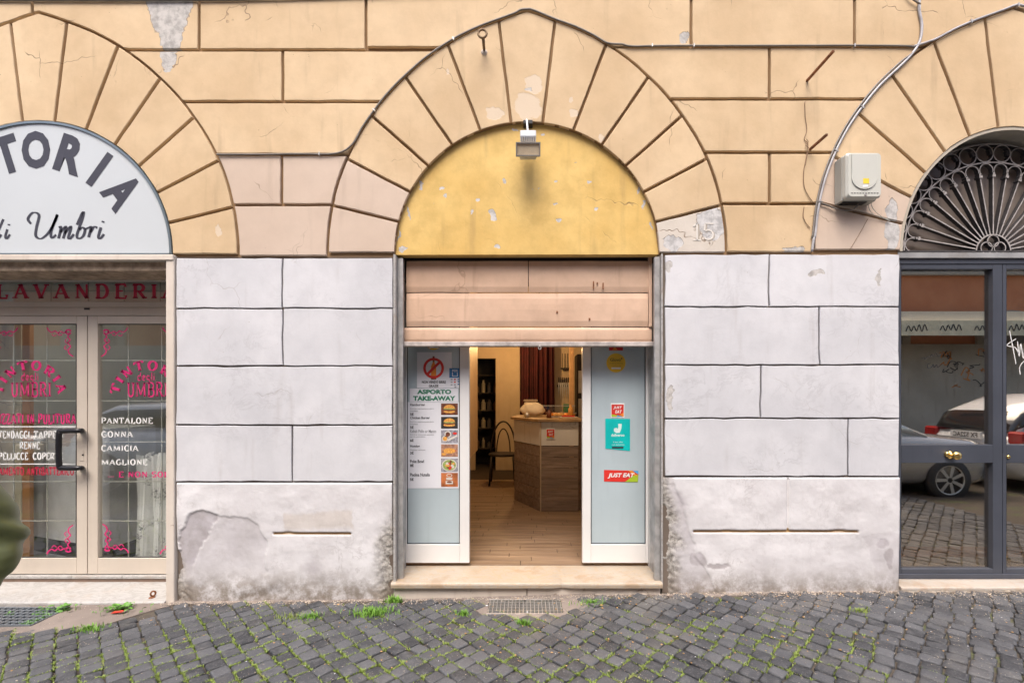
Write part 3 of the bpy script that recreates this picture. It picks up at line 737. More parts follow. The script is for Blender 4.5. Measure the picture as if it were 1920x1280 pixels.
# ------------------------------------------------------------------ centre shop front
Y = .12
sh = empty('roller_shutter'); sh.parent = bld; sh['label'] = 'half lowered salmon painted shutter'
def cent_panel(a, b, c, d, Y, th=.012, bulge=.004):
    o = MB(); x0, _, z1 = W(a, c, Y); x1, _, z0 = W(b, d, Y); nx = 40; nz = 6; v = []
    for j in range(nz + 1):
        for i in range(nx + 1):
            u, t = i / nx, j / nz; x = x0 + (x1 - x0) * u; z = z0 + (z1 - z0) * t
            y = Y - bulge * math.sin(math.pi * t) + .003 * mnoise.noise(Vector((x * 3, 1, z * 8)))
            if j in (0, nz): z += .003 * mnoise.noise(Vector((x * 3.5, 5, 2))) ; y += .006
            v.append((x, y, z))
    f = [(j * (nx + 1) + i, j * (nx + 1) + i + 1, (j + 1) * (nx + 1) + i + 1, (j + 1) * (nx + 1) + i) for j in range(nz) for i in range(nx)]
    o.add(v, f); o.box(x0, x1, Y + .009, Y + .02, z0, z1); return o
cent_panel(762, 990, 489, 547.5, Y).build('shutter_slat', M['shutter'], sh, smooth=False)
cent_panel(991.5, 1216, 489, 547.5, Y + .001).build('shutter_slat', M['shutter'], sh)
cent_panel(762, 1215, 549.5, 612, Y - .001).build('shutter_slat', M['shutter'], sh)
cent_panel(756, 1222, 614, 640, Y - .004, bulge=.003).build('shutter_slat', M['shutter'], sh)
o = MB(); o.box(-.995, .995, .095, .165, WZ(649, .1), WZ(640.5, .1)); o.build('bottom_bar', M['barsteel'], sh, bevel=.003)
o = MB(); o.box(WX(1216, .12), WX(1222, .12), .105, .14, WZ(613, .12), WZ(480, .12)); o.build('edge_strip', M['shutter'], sh, bevel=.002)
o = MB()
for (x, y, h) in ((1112, 527, 14), (1119, 529, 4), (1130, 530, 12)): o.pbox(x, x + 2, y, y + h, .108, .01)
for (x, y) in ((1043, 583), (1104, 596)): o.pbox(x, x + 3, y, y + 4, .111, .01)
o.build('lock_plate', M['rust'], sh)
o = MB(); X, _, Z = W(1012, 652, .1); o.tube([(X + .01 * math.cos(R(a)), .092, Z + .012 * math.sin(R(a))) for a in range(0, 360, 30)], .004, 6, closed=True); o.tube([(X, .095, Z + .01), (X, .1, Z + .03)], .004, 6)
o.build('pull_ring', M['clip'], sh)
for sx, a, b in ((-1, 748, 757), (1, 1223, 1236)):
    o = MB(); xa, xb = WX(a, .0), WX(b, 0)
    if sx < 0: o.box(-.970, -.932, .05, .09, .142, 2.58); o.box(-.971, -.968, .0905, .28, .142, 2.58)
    else: o.box(.975, 1.016, .02, .055, .142, 2.58); o.box(1.006, 1.016, .0555, .28, .142, 2.58)
    o.build('guide_rail', M['rail'], bld, bevel=.002)
o = MB(); o.box(-1.0, 1.02, .20, .40, 2.45, 3.5); o.build('lintel', M['darkgap'], bld)  # near-black colour paints the shade in the gap above the shutter
# sliding leaves
Y = .30
def leaf(x0, x1, gx0, gx1, name, lab):
    l = empty(name); l.parent = bld; l['label'] = lab
    X0, X1 = WX(x0, Y), WX(x1, Y); G0, G1 = WX(gx0, Y), WX(gx1, Y); zb, zt, gz = WZ(1055, Y), 2.45, WZ(1020, Y)
    o = MB(); th = .05
    o.box(X0, G0, Y, Y + th, zb, zt); o.box(G1, X1, Y, Y + th, zb, zt); o.box(G0 + .0005, G1 - .0005, Y + .001, Y + th - .001, zb, gz); o.box(G0 + .0005, G1 - .0005, Y + .001, Y + th - .001, zt - .08, zt)
    o.build('door_frame', M['upvc'], l, bevel=.003)
    o = MB(); q = .006
    o.box(G0, G0 + q, Y + .008, Y + .03, gz, zt - .08); o.box(G1 - q, G1, Y + .008, Y + .03, gz, zt - .08); o.box(G0 + q, G1 - q, Y + .008, Y + .03, gz, gz + q)
    o.build('gasket', M['gasket'], l)
    o = MB(); o.box(G0 + .004, G1 - .004, Y + .016, Y + .026, gz + .004, zt - .08); o.build('pane', M['frost'], l)
    return l
leaf(755, 880, 762.5, 862, 'glazed_door', 'left white framed leaf with frosted pane')
leaf(1092, 1216, 1108, 1211, 'glazed_door', 'right white framed leaf with frosted pane')
o = MB(); o.box(WX(744, .3), WX(754.5, .3), .28, .36, .142, 2.5); o.box(WX(1216.5, .3), WX(1224, .3), .26, .36, .142, 2.5); o.build('door_frame', M['upvc'], bld, bevel=.002)

PY = .3135                                   # face of things stuck on the centre panes
def sheet(name, label, cat, a, b, c, d, m, Y=PY, group=None, th=.0006):
    t = thing(name, label, cat, W((a + b) / 2, d, Y), group)
    o = MB(); o.pbox(a, b, c, d, Y, th); o.build('sheet', M[m], t); return t
TY = PY - .0012
t = sheet('notice', 'white paper notice with an orange bottle behind a red prohibition ring', 'notice', 782, 847, 660, 727, 'paper', PY - .0007)
TYn = TY - .0008
o = MB(); s = (D + TYn) / F; cx, _, cz = W(813, 690, TYn)
o.poly([(cx - .0215, cz - .086), (cx + .0215, cz - .086), (cx + .0215, cz + .015), (cx + .008, cz + .045), (cx + .008, cz + .09), (cx - .008, cz + .09), (cx - .008, cz + .045), (cx - .0215, cz + .015)], TYn, 0)
o.poly([(cx - .008, cz + .05), (cx + .008, cz + .05), (cx + .008, cz + .098), (cx - .008, cz + .098)], TYn - .0004, 1)
o.poly([(cx - .021, cz - .093), (cx + .021, cz - .093), (cx + .021, cz - .08), (cx - .021, cz - .08)], TYn - .0004, 1)
ring = [(cx + .07 * math.cos(R(a)), cz + .07 * math.sin(R(a))) for a in range(0, 361, 12)]
for a, b in zip(ring[:-1], ring[1:]):
    fa = lambda p, r: (cx + (p[0] - cx) * r / .07, cz + (p[1] - cz) * r / .07)
    o.poly([fa(a, .085), fa(b, .085), fa(b, .064), fa(a, .064)], TYn - .0008, 2)
o.poly([(cx - .056, cz - .040), (cx - .042, cz - .056), (cx + .056, cz + .040), (cx + .042, cz + .056)], TYn - .0012, 2)
sans(o, 'NON VENDO BIRRE', 791, 836, 713.5, 718.5, TYn, 3, .03); sans(o, 'GRAZIE', 804, 822, 721, 725.5, TYn, 3, .03)
o.build('print', [M['orink'], M['brownink'], M['rink'], M['ink']], t, fix=False)
t = sheet('card_payment_sticker', 'small blue and white payment sticker beside the bottle notice', 'sticker', 842.5, 863.5, 690, 727, 'paper', PY - .0014)
o = MB(); Yq = PY - .0022; o.poly([(WX(842.5, Yq), WZ(708, Yq)), (WX(863.5, Yq), WZ(708, Yq)), (WX(863.5, Yq), WZ(690, Yq)), (WX(842.5, Yq), WZ(690, Yq))], Yq, 0)
sans(o, 'POS', 848, 858, 692.5, 697, Yq - .0006, 1, .02)
for a, b, c, d in ((848, 849, 698, 705), (857, 858, 698, 705), (848, 858, 704.5, 705.5)): o.poly([(WX(a, Yq), WZ(d, Yq)), (WX(b, Yq), WZ(d, Yq)), (WX(b, Yq), WZ(c, Yq)), (WX(a, Yq), WZ(c, Yq))], Yq - .0006, 1)
for i, (x, y, m) in enumerate(((845, 710, 3), (851, 710, 2), (858, 710, 0), (845, 715, 3), (851, 715, 2), (858, 714, 0), (845, 720, 3), (851, 720, 3), (858, 719, 0), (852, 724, 3))):
    o.poly([(WX(x, Yq), WZ(y + 2.3, Yq)), (WX(x + 3.6, Yq), WZ(y + 2.3, Yq)), (WX(x + 3.6, Yq), WZ(y, Yq)), (WX(x, Yq), WZ(y, Yq))], Yq - .0006, m)
o.build('print', [M['bluink'], M['wvinyl'], M['rink'], M['greyink']], t, fix=False)
t = sheet('takeaway_header', 'white sheet reading asporto take-away in bold green capitals', 'sign', 768, 859, 728, 753, 'paper', PY - .0007)
o = MB(); sans(o, 'ASPORTO', 782, 846, 730, 738.5, TYn, 0, .05); sans(o, 'TAKE-AWAY', 774.5, 854, 742, 751, TYn, 0, .05); o.build('lettering', M['green'], t, fix=False)
t = sheet('menu', 'long white takeaway menu sheet with six food photographs', 'menu', 764.5, 860.5, 753.5, 915, 'paper')
o = MB()
for txt, y, wd, m in (('Hamburger', 756, 28, 0), ('Chicken Burger', 780.5, 37, 0), ('Kebab Pollo or Manzo', 805, 49, 1), ('Hotdog', 833.5, 18, 0), ('Poke Bowl', 861.5, 26, 0), ('Piadina Nutella', 886.5, 37, 0)):
    sans(o, txt, 769, 769 + wd, y, y + 6, TY, m, .02)
for txt, y in (('5€', 773.5), ('5€', 798), ('6€', 822.5), ('3€', 846), ('8€', 869.5), ('5€', 895.5)): sans(o, txt, 769, 775.5, y, y + 5.5, TY, 0, .035)
for y, txt in ((764.8, 'Ketchup maionese pomodoro'), (768.8, 'insalata'), (789.3, 'Ketchup maionese pomodoro'), (793.3, 'insalata'), (813.3, 'Ketchup maionese patatine'), (817.3, 'cipolla pomodoro'), (842, 'Ketchup maionese')):
    sans(o, txt, 769, 769 + len(txt) * 1.78, y, y + 2.6, TY, 1, .015)
o.build('lettering', [M['ink'], M['greyink']], t, fix=False)
def picture(y0, y1, bg, kind):
    o = MB(); x0, x1 = 827, 858.5; Yp = TY; o.pbox(x0, x1, y0, y1, Yp, .0004, 0); c = (y0 + y1) / 2; s = (D + Yp) / F
    X = WX(842.5, Yp); Z = WZ(c, Yp); q = Yp - .0005
    if kind == 'burger':
        o.disc(X, Z - .020, .048, q, 1, 20, .012); o.disc(X, Z - .006, .050, q - .0003, 2, 20, .010); o.disc(X, Z + .002, .050, q - .0006, 3, 20, .006)
        o.poly([(X + .046 * math.cos(R(a)), Z + .006 + .030 * math.sin(R(a))) for a in range(0, 181, 15)], q - .0009, 1)
    elif kind == 'wrap':
        o.disc(X - .035, Z - .018, .026, q, 4, 18); o.disc(X - .012, Z + .018, .028, q, 4, 18); o.disc(X - .035, Z - .018, .018, q - .0003, 1, 16); o.disc(X - .012, Z + .018, .019, q - .0003, 2, 16)
        o.poly([(X - .01, Z - .04), (X + .065, Z), (X + .065, Z + .015), (X - .01, Z - .02)], q, 4); o.disc(X + .045, Z + .025, .018, q, 5, 12, .010)
    elif kind == 'dog':
        for dx, m_, rz in ((0, 1, .022), (.006, 5, .012), (.004, 4, .004)): o.disc(X + dx, Z - .002, .050, q - rz * .01, m_, 18, rz)
        o.disc(X - .045, Z - .03, .02, q, 1, 12, .012)
    elif kind == 'bowl':
        o.disc(X, Z, .062, q, 4, 24, .050); o.disc(X, Z, .054, q - .0003, 3, 24, .043)
        for i in range(14): a = i * 2.4; o.disc(X + .036 * math.cos(a) * (i % 3 + 1) / 3, Z + .03 * math.sin(a) * (i % 3 + 1) / 3, .011, q - .0005 - i * .00002, (1, 4, 5, 2)[i % 4], 7)
    else:
        o.box(X - .03, X + .03, q - .001, q, Z - .035, Z - .008, 4); o.box(X - .025, X + .025, q - .001, q, Z + .0, Z + .018, 4); o.disc(X, Z - .018, .022, q - .0014, 2, 14, .008); o.disc(X, Z + .036, .024, q, 4, 16, .014); o.disc(X, Z + .036, .018, q - .0004, 0, 16, .009)
    o.build('food_picture', [bg, M['bunink'], M['brownink'], mat('leafy_ink', (.28, .36, .10), .5, var=.5, scale=80), mat('cream_ink', (.62, .58, .52), .5), M['rink']], t, fix=False)
picture(756, 777.5, M['brownink'], 'burger'); picture(781, 803, mat('photo_dark', (.03, .028, .026), .5), 'burger')
picture(806, 830, M['greyphoto'], 'wrap'); picture(832.5, 856, mat('photo_warm', (.38, .2, .13), .5, var=.4, scale=50), 'dog')
picture(859, 884, M['greyphoto'], 'bowl'); picture(886, 912, mat('photo_rust', (.42, .13, .04), .5, var=.4, scale=20), 'jar')

def round_sticker(px, py, r, label, full=True):
    t = thing('round_sticker', label, 'sticker', W(px, py, PY)); o = MB(); X, _, Z = W(px, py, PY); s = (D + PY) / F
    o.lathe([(r * s, .0), (r * s, -.0006), (.0001, -.0006)], X, Z, 32, 0, PY + .001); o.build('sheet', M['yel'], t)
    o = MB(); q = PY - .0012
    if full:
        sans(o, 'Glovo', px - 11, px + 9, py - 9, py - 2.5, q, 0, .02); o.disc(X + 10.5 * s, Z + 8 * s, 1.6 * s, q, 0, 10)
        sans(o, 'Ordina a domicilio', px - 12, px + 13, py, py + 2, q, 0, .0); sans(o, 'scarica la app', px - 9, px + 10, py + 4.5, py + 6.5, q, 0, 0)
    o.pbox(px - 8.5, px + 9, py + 8.6, py + 11.6, q, .0003, 1)
    o.build('print', [mat('olive_ink', (.17, .15, .02), .5), M['wvinyl']], t, fix=False)
round_sticker(1155, 680, 18, 'round yellow delivery sticker high on the right frosted pane')
round_sticker(813, 641, 15, 'yellow round sticker mostly hidden by the shutter above the bottle notice', False)
def je_square(a, b, c, d, Y, label):
    t = thing('square_sticker', label, 'sticker', W((a + b) / 2, d, Y))
    o = MB(); o.pbox(a - 1.2, b + 1.2, c - 2.5, d + 1.5, Y, .0006); o.build('sheet', M['wvinyl'], t)
    o = MB(); q = Y - .0006; w_, h_ = b - a, d - c
    P = lambda u, v, yy=q: (W(a + u * w_, c + v * h_, yy)[0], W(a, c + v * h_, yy)[2])
    o.poly([P(0, 1), P(1, 1), P(1, 0), P(0, 0)], q, 0); q2 = q - .0006
    o.poly([P(0, .80), P(.5, .88), P(.4, 1), P(0, 1)], q2, 1); o.poly([P(.5, .88), P(.75, .9), P(.9, 1), P(.4, 1)], q2, 2); o.poly([P(.55, .9), P(1, .66), P(1, .95), P(.9, 1)], q2, 3)
    sans(o, 'JUST', a + w_ * .15, a + w_ * .85, c + h_ * .14, c + h_ * .40, q2, 4, .03, .2); sans(o, 'EAT', a + w_ * .3, a + w_ * .85, c + h_ * .46, c + h_ * .72, q2, 4, .03, .2)
    o.build('print', [M['rink'], M['lime'], M['skyb'], M['orink'], M['wvinyl']], t, fix=False)
je_square(1146.5, 1169.5, 758, 781, PY, 'square red just eat sticker above the teal card')
t = thing('teal_sticker', 'teal deliveroo card with white mark under the square red sticker', 'sticker', W(1158, 840, PY))
o = MB(); o.prism([(WX(1135, PY), WZ(840.5, PY)), (WX(1181.5, PY), WZ(845, PY)), (WX(1181.5, PY), WZ(785, PY)), (WX(1135, PY), WZ(784.5, PY))], PY, PY + .0006); o.build('sheet', M['teal'], t)
o = MB(); q = PY - .0006; pp = lambda x, y: (WX(x, q), WZ(y, q))
o.poly([pp(1151, 803), pp(1156, 801.5), pp(1157.5, 804), pp(1159.5, 800), pp(1159, 794.5), pp(1161.5, 794), pp(1166, 794.5), pp(1165, 803), pp(1162, 811), pp(1155.5, 811.5), pp(1151, 808)], q, 0)
sans(o, 'deliveroo', 1146, 1171, 812.5, 818, q, 0, .03); sans(o, 'Il tuo cibo', 1150, 1168, 827, 829.5, q, 0); sans(o, 'con deliveroo', 1147, 1171, 832, 834.5, q, 0)
o.pbox(1147.5, 1169, 837, 840.5, q, .0003, 1); o.build('print', [mat('pale_print', (.62, .76, .72), .5), M['ink']], t, fix=False)
t = thing('long_sticker', 'long red just eat sticker lowest on the right frosted pane', 'sticker', W(1164, 903, PY))
o = MB(); o.prism([(WX(1132.5, PY), WZ(902, PY)), (WX(1196, PY), WZ(903.5, PY)), (WX(1197, PY), WZ(882, PY)), (WX(1132.5, PY), WZ(880.5, PY))], PY, PY + .0006); o.build('sheet', M['rink'], t)
o = MB(); o.poly([pp(1172, 903), pp(1196, 903.3), pp(1197, 890), pp(1190, 889)], q, 0); o.poly([pp(1186, 882), pp(1197, 882), pp(1197, 889)], q, 1); o.poly([pp(1178, 881.8), pp(1186, 882), pp(1195, 893), pp(1190, 891)], q - .0004, 2)
sans(o, 'JUST EAT', 1139.5, 1190, 886.5, 896.5, q - .0008, 3, .035, .25); o.build('print', [M['lime'], M['skyb'], M['orink'], M['wvinyl']], t, fix=False)
t = thing('red_sticker', 'red sticker half hidden under the shutter edge above the yellow disc', 'sticker', W(1155, 655, PY)); o = MB(); o.pbox(1142, 1168, 634, 657, PY, .0006); o.build('sheet', M['rink'], t)
o = MB(); o.poly([pp(1147, 656), pp(1158, 656), pp(1153, 650)], q, 0); o.build('print', M['orink'], t)

# ------------------------------------------------------------------ take-away interior
FZ = .148
wd1 = mat('brown_plank', (.27, .175, .105), .45, var=.3, scale=5)
def plank_mat(name, c1, c2, sx=1.2, rough=.5, sv=22):
    g = G(name); v = g.vm('MULTIPLY', g.pos, (sx, sv, sv)); n = g.noise(1, 7, .7, vec=g.vm('ADD', v, g.vm('SCALE', (1, 1, 1), 1)), dist=.6)
    r = g.rand(); c = g.mix(g.ramp(n, .3, .72), c1, c2); c = g.mix(g.math('MULTIPLY', r, .4), c, tuple(x * .5 for x in c1))
    g.put(g.b.inputs['Base Color'], c); g.b.inputs['Roughness'].default_value = rough; g.bump(n, .15, .003); return g.m
M['plank'] = plank_mat('floor_plank_wood', (.33, .225, .145), (.13, .08, .048))
M['gplank'] = plank_mat('grey_plank_wood', (.40, .30, .235), (.17, .125, .095), 2, .7)
fl = empty('floor'); fl['kind'] = 'structure'
o = MB(); o.box(-2.2, 2.4, .326, 6.2, FZ - .06, FZ - .006); o.build('subfloor', mat('dark_grout', (.05, .035, .025), .9), fl)
yy = .327; row = 0; pm = {}
while yy < 4.2:
    x = -2.0 + random.uniform(0, .5)
    while x < 2.0:
        ln = .6
        if -1.25 < x + ln and x < 1.3:
            me = pm.get('p')
            o = MB(); o.box(0, ln - .005, 0, .0925, 0, .012)
            if me is None:
                ob = o.build('plank', M['plank'], None, bevel=.001); me = ob.data; pm['p'] = me
            else:
                ob = bpy.data.objects.new('plank', me); C.objects.link(ob)
            ob.location = (x, yy, FZ - .012 - random.uniform(0, .0006)); ob.parent = fl
        x += ln
    yy += .097; row += 1
M['intwall'] = plaster('warm_interior_wall', (.46, .36, .25), (.54, .43, .31), crack=0, bump=.1)
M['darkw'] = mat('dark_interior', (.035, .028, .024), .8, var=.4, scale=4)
rm = empty('shop_room'); rm['kind'] = 'structure'
o = MB(); YB = 5.2
o.box(-1.62, -1.55, .42, 6.2, FZ, 3.1); o.box(2.2, 2.3, .42, 6.2, FZ, 3.1); o.box(-1.55, 2.2, .42, 6.2, 3.0, 3.1)
o.box(-1.55, -.95, YB, YB + .1, FZ, 3.0); o.box(-.95, -.56, YB, YB + .1, 2.26, 3.0); o.box(-.56, 2.2, YB, YB + .1, FZ, 3.0)
o.box(-1.55, -1.02, .345, .42, FZ, 3.0); o.box(1.05, 2.2, .345, .42, FZ, 3.0)
o.build('interior_wall', M['intwall'], rm)
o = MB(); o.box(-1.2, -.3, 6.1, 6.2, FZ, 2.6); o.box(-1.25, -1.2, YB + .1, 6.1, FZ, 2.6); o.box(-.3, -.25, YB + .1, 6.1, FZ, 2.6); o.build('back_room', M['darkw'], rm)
t = thing('shelving', 'dark shelving crowded with stock in the back room doorway', 'shelf', (-.75, 5.6, FZ))
o = MB()
for z in (.5, .9, 1.25, 1.6, 1.95): o.box(-1.15, -.4, 5.6, 5.95, z, z + .02)
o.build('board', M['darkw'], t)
jars = [mat('jar_' + n, c, .4) for n, c in (('grey', (.12, .11, .10)), ('brown', (.10, .06, .03)), ('pale', (.25, .22, .17)))]
random.seed(3)
for z in (.52, .92, 1.27, 1.62):
    for i in range(6):
        o = MB(); h = random.uniform(.12, .25); x = -1.08 + i * .12; r = random.uniform(.03, .05); o.lathez([(0.001, z), (r, z), (r, z + h * .7), (r * .5, z + h * .85), (r * .5, z + h), (.001, z + h)], x, 5.68, 10)
        ob = o.build('jar', jars[i % 3], None, smooth=False); tag(ob, 'jar or bottle standing on the dark back room shelves', 'jar', 'stock on the dark back room shelves')
t = thing('wall_cabinet', 'tan wall cabinet hanging just inside the left door leaf', 'cabinet', (-.9, 2.0, .83)); o = MB(); o.box(-1.54, -.625, 1.6, 2.55, .83, 2.9)
o.build('cabinet_body', mat('tan_board', (.55, .36, .19), .5, var=.1), t, bevel=.006); o = MB(); o.box(-1.50, -.66, 1.585, 1.599, .86, 2.87); o.build('door_panel', mat('tan_door', (.5, .32, .17), .5), t, bevel=.003)
# curtain
g = mat('red_velvet', (.05, .003, .005), .8, var=.3, scale=5)
o = MB(); n = 90; x0, x1 = WX(974, 5.0), WX(1040, 5.0); v = []
for i in range(n + 1):
    u = i / n; x = x0 + (x1 - x0) * u
    for z, k in ((.55, 1.2), (1.3, 1), (2.0, .9), (2.75, .7)): v.append((x + .01 * math.sin(u * 21 + z), 5.0 + k * (.05 * math.sin(u * 47) + .025 * math.sin(u * 23 + 1)), z))
o.add(v, [(i * 4 + q, i * 4 + q + 1, (i + 1) * 4 + q + 1, (i + 1) * 4 + q) for i in range(n) for q in range(3)])
tag(o.build('curtain', g, None, smooth=True), 'dark red floor length curtain hanging on the shop back wall', 'curtain')
# counter
t = thing('counter', 'angled food counter with plank base and mottled grey upper panels', 'counter', (.3, 2.5, FZ))
A = Vector((.18, 2.07)); B = Vector((.64, 2.07)); Cc = Vector((-.15, 2.72)); 
M['mottle'] = plaster('mottled_grey_panel', (.66, .64, .60), (.78, .76, .72), dirt=(.2, .17, .14), dirtamt=1, crack=.5, bump=.1, rough=.6)
def cpanel(P, Q, z0, z1, th, off=0):
    d = (Q - P).normalized(); nn = Vector((d.y, -d.x))
    if nn.y > 0 : nn = -nn
    a = P + nn * off; b = Q + nn * off; c = b - nn * th; e = a - nn * th
    return [(a.x, a.y, z0), (b.x, b.y, z0), (c.x, c.y, z0), (e.x, e.y, z0), (a.x, a.y, z1), (b.x, b.y, z1), (c.x, c.y, z1), (e.x, e.y, z1)], [(3, 2, 1, 0), (4, 5, 6, 7), (0, 1, 5, 4), (1, 2, 6, 5), (2, 3, 7, 6), (3, 0, 4, 7)]
for P, Q in ((A, B), (Cc, A)):
    o = MB(); o.add(*cpanel(P, Q, .94, 1.225, .02, .006)); o.build('upper_panel', M['mottle'], t, bevel=.003)
    for i in range(6):
        z0 = FZ + .002 + i * .1315; o = MB(); o.add(*cpanel(P, Q, z0, z0 + .1255, .02)); o.build('plank', M['gplank'], t, bevel=.002)
o = MB(); o.box(A.x - .004, A.x + .012, 2.052, 2.068, FZ, 1.225); o.build('corner_strip', M['intwall'], t)
o = MB(); top = [(A.x - .03, A.y - .05), (B.x + .05, B.y - .05), (B.x + .05, 3.4), (-.10, 3.4), (Cc.x - .05, Cc.y)]
n = 5; o.add([(x, y, 1.228) for x, y in top] + [(x, y, 1.262) for x, y in top], [tuple(range(n - 1, -1, -1)), tuple(range(n, 2 * n))] + [(i, (i + 1) % n, (i + 1) % n + n, i + n) for i in range(n)])
o.build('countertop', mat('worn_wood_top', (.36, .22, .10), .45, var=.3, scale=6), t, bevel=.004)
o = MB(); o.box(B.x + .001, 1.5, 2.15, 2.19, FZ, 1.225); o.build('side_panel', M['gplank'], t)
je_square(1025, 1039.5, 804.5, 821, 2.055, 'small just eat sticker on the mottled counter front')
# things on the counter
def blob(name, label, cat, c, r, m, seed, amp=.25, flat=-9, sub=3):
    bm = bmesh.new(); bmesh.ops.create_icosphere(bm, subdivisions=sub, radius=1)
    for v in bm.verts:
        n = v.co.normalized(); k = 1 + amp * mnoise.noise(n * 1.7 + Vector((seed, 0, 0))) + amp * .4 * mnoise.noise(n * 5 + Vector((0, seed, 0)))
        v.co = Vector((n.x * r[0] * k, n.y * r[1] * k, n.z * r[2] * k)); v.co.z = max(v.co.z, flat)
    me = bpy.data.meshes.new(name); bm.to_mesh(me); bm.free(); me.materials.append(M[m] if isinstance(m, str) else m)
    me.polygons.foreach_set('use_smooth', [True] * len(me.polygons))
    ob = bpy.data.objects.new(name, me); ob.location = c; C.objects.link(ob)
    if cat: tag(ob, label, cat)
    return ob
bagm = mat('cream_sack', (.80, .68, .50), .8, var=.1, bump=.6, bscale=14)
blob('flour_sack', 'plump cream paper sack lying on the food counter', 'sack', (.10, 2.75, 1.355), (.165, .12, .10), bagm, 5, .13, -.085, 4)
t = thing('bread_box', 'tan lidded box behind the cream sack on the counter', 'box', (.02, 3.2, 1.262)); o = MB(); o.box(-.02, .17, 3.1, 3.35, 1.263, 1.46); o.build('box_body', bagm, t, bevel=.02); o = MB(); o.box(-.03, .18, 3.09, 3.36, 1.461, 1.49); o.build('lid', M['intwall'], t, bevel=.01)
t = thing('food_tray', 'shallow tray of golden pastries on the counter right of the sack', 'tray', (.45, 2.6, 1.262)); o = MB(); o.box(.28, .66, 2.5, 2.85, 1.263, 1.275); o.build('tray', M['barsteel'], t, bevel=.002)
for i in range(9):
    o = blob('pastry', None, None, (0, 0, 0), (.045, .035, .025), M['orink'] if i % 3 == 0 else mat('pastry_crust', (.62, .34, .10), .6), i, .3, -.015, 2); o.parent = t; o.location = Vector((.33 + (i % 5) * .07, 2.56 + (i // 5) * .12, 1.292)) - Vector(t.location)
t = thing('glass_guard', 'low clear glass guard standing on the counter top', 'glass guard', (.45, 2.9, 1.262)); o = MB(); o.box(.22, .69, 2.9, 2.906, 1.263, 1.40); o.build('pane', M['glassi'], t); o = MB(); o.box(.22, .69, 2.893, 2.913, 1.401, 1.412); o.build('rail', M['clip'], t)
t = thing('chopping_board', 'small board with papers near the front counter edge', 'board', (.5, 2.15, 1.262)); o = MB(); o.box(.42, .64, 2.10, 2.22, 1.263, 1.285); o.build('board', M['intwall'], t, bevel=.004); o = MB(); o.box(.45, .60, 2.12, 2.2, 1.286, 1.30); o.build('paper', M['rink'], t)
for k_, (bx_, by_, bz_, bm_, bl_) in enumerate(((.30, 2.35, .10, 'brownink', 'small brown jar on the counter by the sack'), (.58, 2.42, .16, 'bunink', 'amber bottle at the right end of the counter'), (.02, 2.48, .07, 'clip', 'steel cup at the left corner of the counter'))):
    o = MB(); o.lathez([(.001, 1.263), (.03, 1.263), (.032, 1.263 + bz_ * .7), (.015, 1.263 + bz_ * .85), (.015, 1.263 + bz_), (.001, 1.263 + bz_)], bx_, by_, 14); tag(o.build('jar', M[bm_], None, smooth=True), bl_, 'jar')
# chair behind
t = thing('chair', 'dark bentwood chair standing left of the counter', 'chair', (-.42, 3.9, FZ)); dk = mat('dark_wood', (.014, .008, .006), .5)
cx_, cy_ = -.36, 3.85
for dx, dy in ((-.2, -.2), (.2, -.2), (-.2, .2), (.2, .2)): o = MB(); o.tube([(cx_ + dx, cy_ + dy, FZ), (cx_ + dx * .85, cy_ + dy * .85, FZ + .45)], .016, 8); o.build('leg', dk, t, smooth=True)
o = MB(); o.lathez([(.001, FZ + .45), (.22, FZ + .45), (.23, FZ + .465), (.22, FZ + .485), (.001, FZ + .49)], cx_, cy_, 24); o.build('seat', dk, t)
o = MB(); o.tube([(cx_ + .2 * math.cos(R(a)), cy_ + .2, FZ + .48 + .5 * math.sin(R(a))) for a in range(0, 181, 10)], .014, 8); o.tube([(cx_ + .11 * math.cos(R(a)), cy_ + .2, FZ + .48 + .38 * math.sin(R(a))) for a in range(0, 181, 10)], .010, 8); o.build('backrest', dk, t, smooth=True)
# knife rack and shelf on back wall
t = thing('knife_rack', 'magnetic rack of knives and ladles on the back wall right of the curtain', 'rack', (.9, 5.15, 1.9)); o = MB(); o.box(.60, .84, 5.17, 5.195, 1.72, 1.76); o.build('bar', dk, t)
for i in range(6):
    o = MB(); x = .62 + i * .037; h = .12 + .05 * ((i * 7) % 3); o.prism([(x, 1.80), (x + .022, 1.80), (x + .022, 1.72), (x + .011, 1.74 - h - .1), (x, 1.72)], 5.158, 5.166); o.box(x + .002, x + .02, 5.155, 5.169, 1.801, 1.90, 1); o.build('knife', [M['clip'], dk], t)
for i in range(3):
    o = MB(); x = .70 + i * .05; o.tube([(x, 5.14, 2.35), (x, 5.14, 2.08)], .006, 6); o.lathez([(.001, 2.03), (.03, 2.045), (.035, 2.08)], x, 5.14, 12); o.build('ladle', M['darkw'], t)
t = thing('wooden_post', 'slim pale wood post standing by the right door leaf', 'post', (.95, 4.7, FZ)); o = MB(); o.box(WX(1068, 4.6), WX(1076, 4.6), 4.6, 4.7, FZ, 3.0); o.build('post', mat('pale_wood', (.55, .34, .18), .5), t, bevel=.004)
t = thing('appliance', 'dark kitchen appliance beside the post at the back', 'appliance', (1.1, 4.8, FZ)); o = MB(); o.box(.93, 1.5, 4.75, 5.15, FZ, 2.3); o.build('cabinet_body', M['darkw'], t, bevel=.01)
o = MB()
for z in (.6, 1.1, 1.6): o.box(.95, 1.48, 4.74, 4.749, z, z + .4)
o.build('door_panel', M['clip'], t, bevel=.003)
t = thing('worktable', 'back worktable with green box under the knife rack', 'table', (.75, 4.8, FZ)); o = MB(); o.box(.50, .92, 4.75, 5.18, 1.22, 1.25); o.build('tabletop', M['clip'], t, bevel=.003)
o = MB(); o.box(.53, .90, 4.8, 5.15, FZ, 1.219); o.build('cabinet_body', M['darkw'], t); 
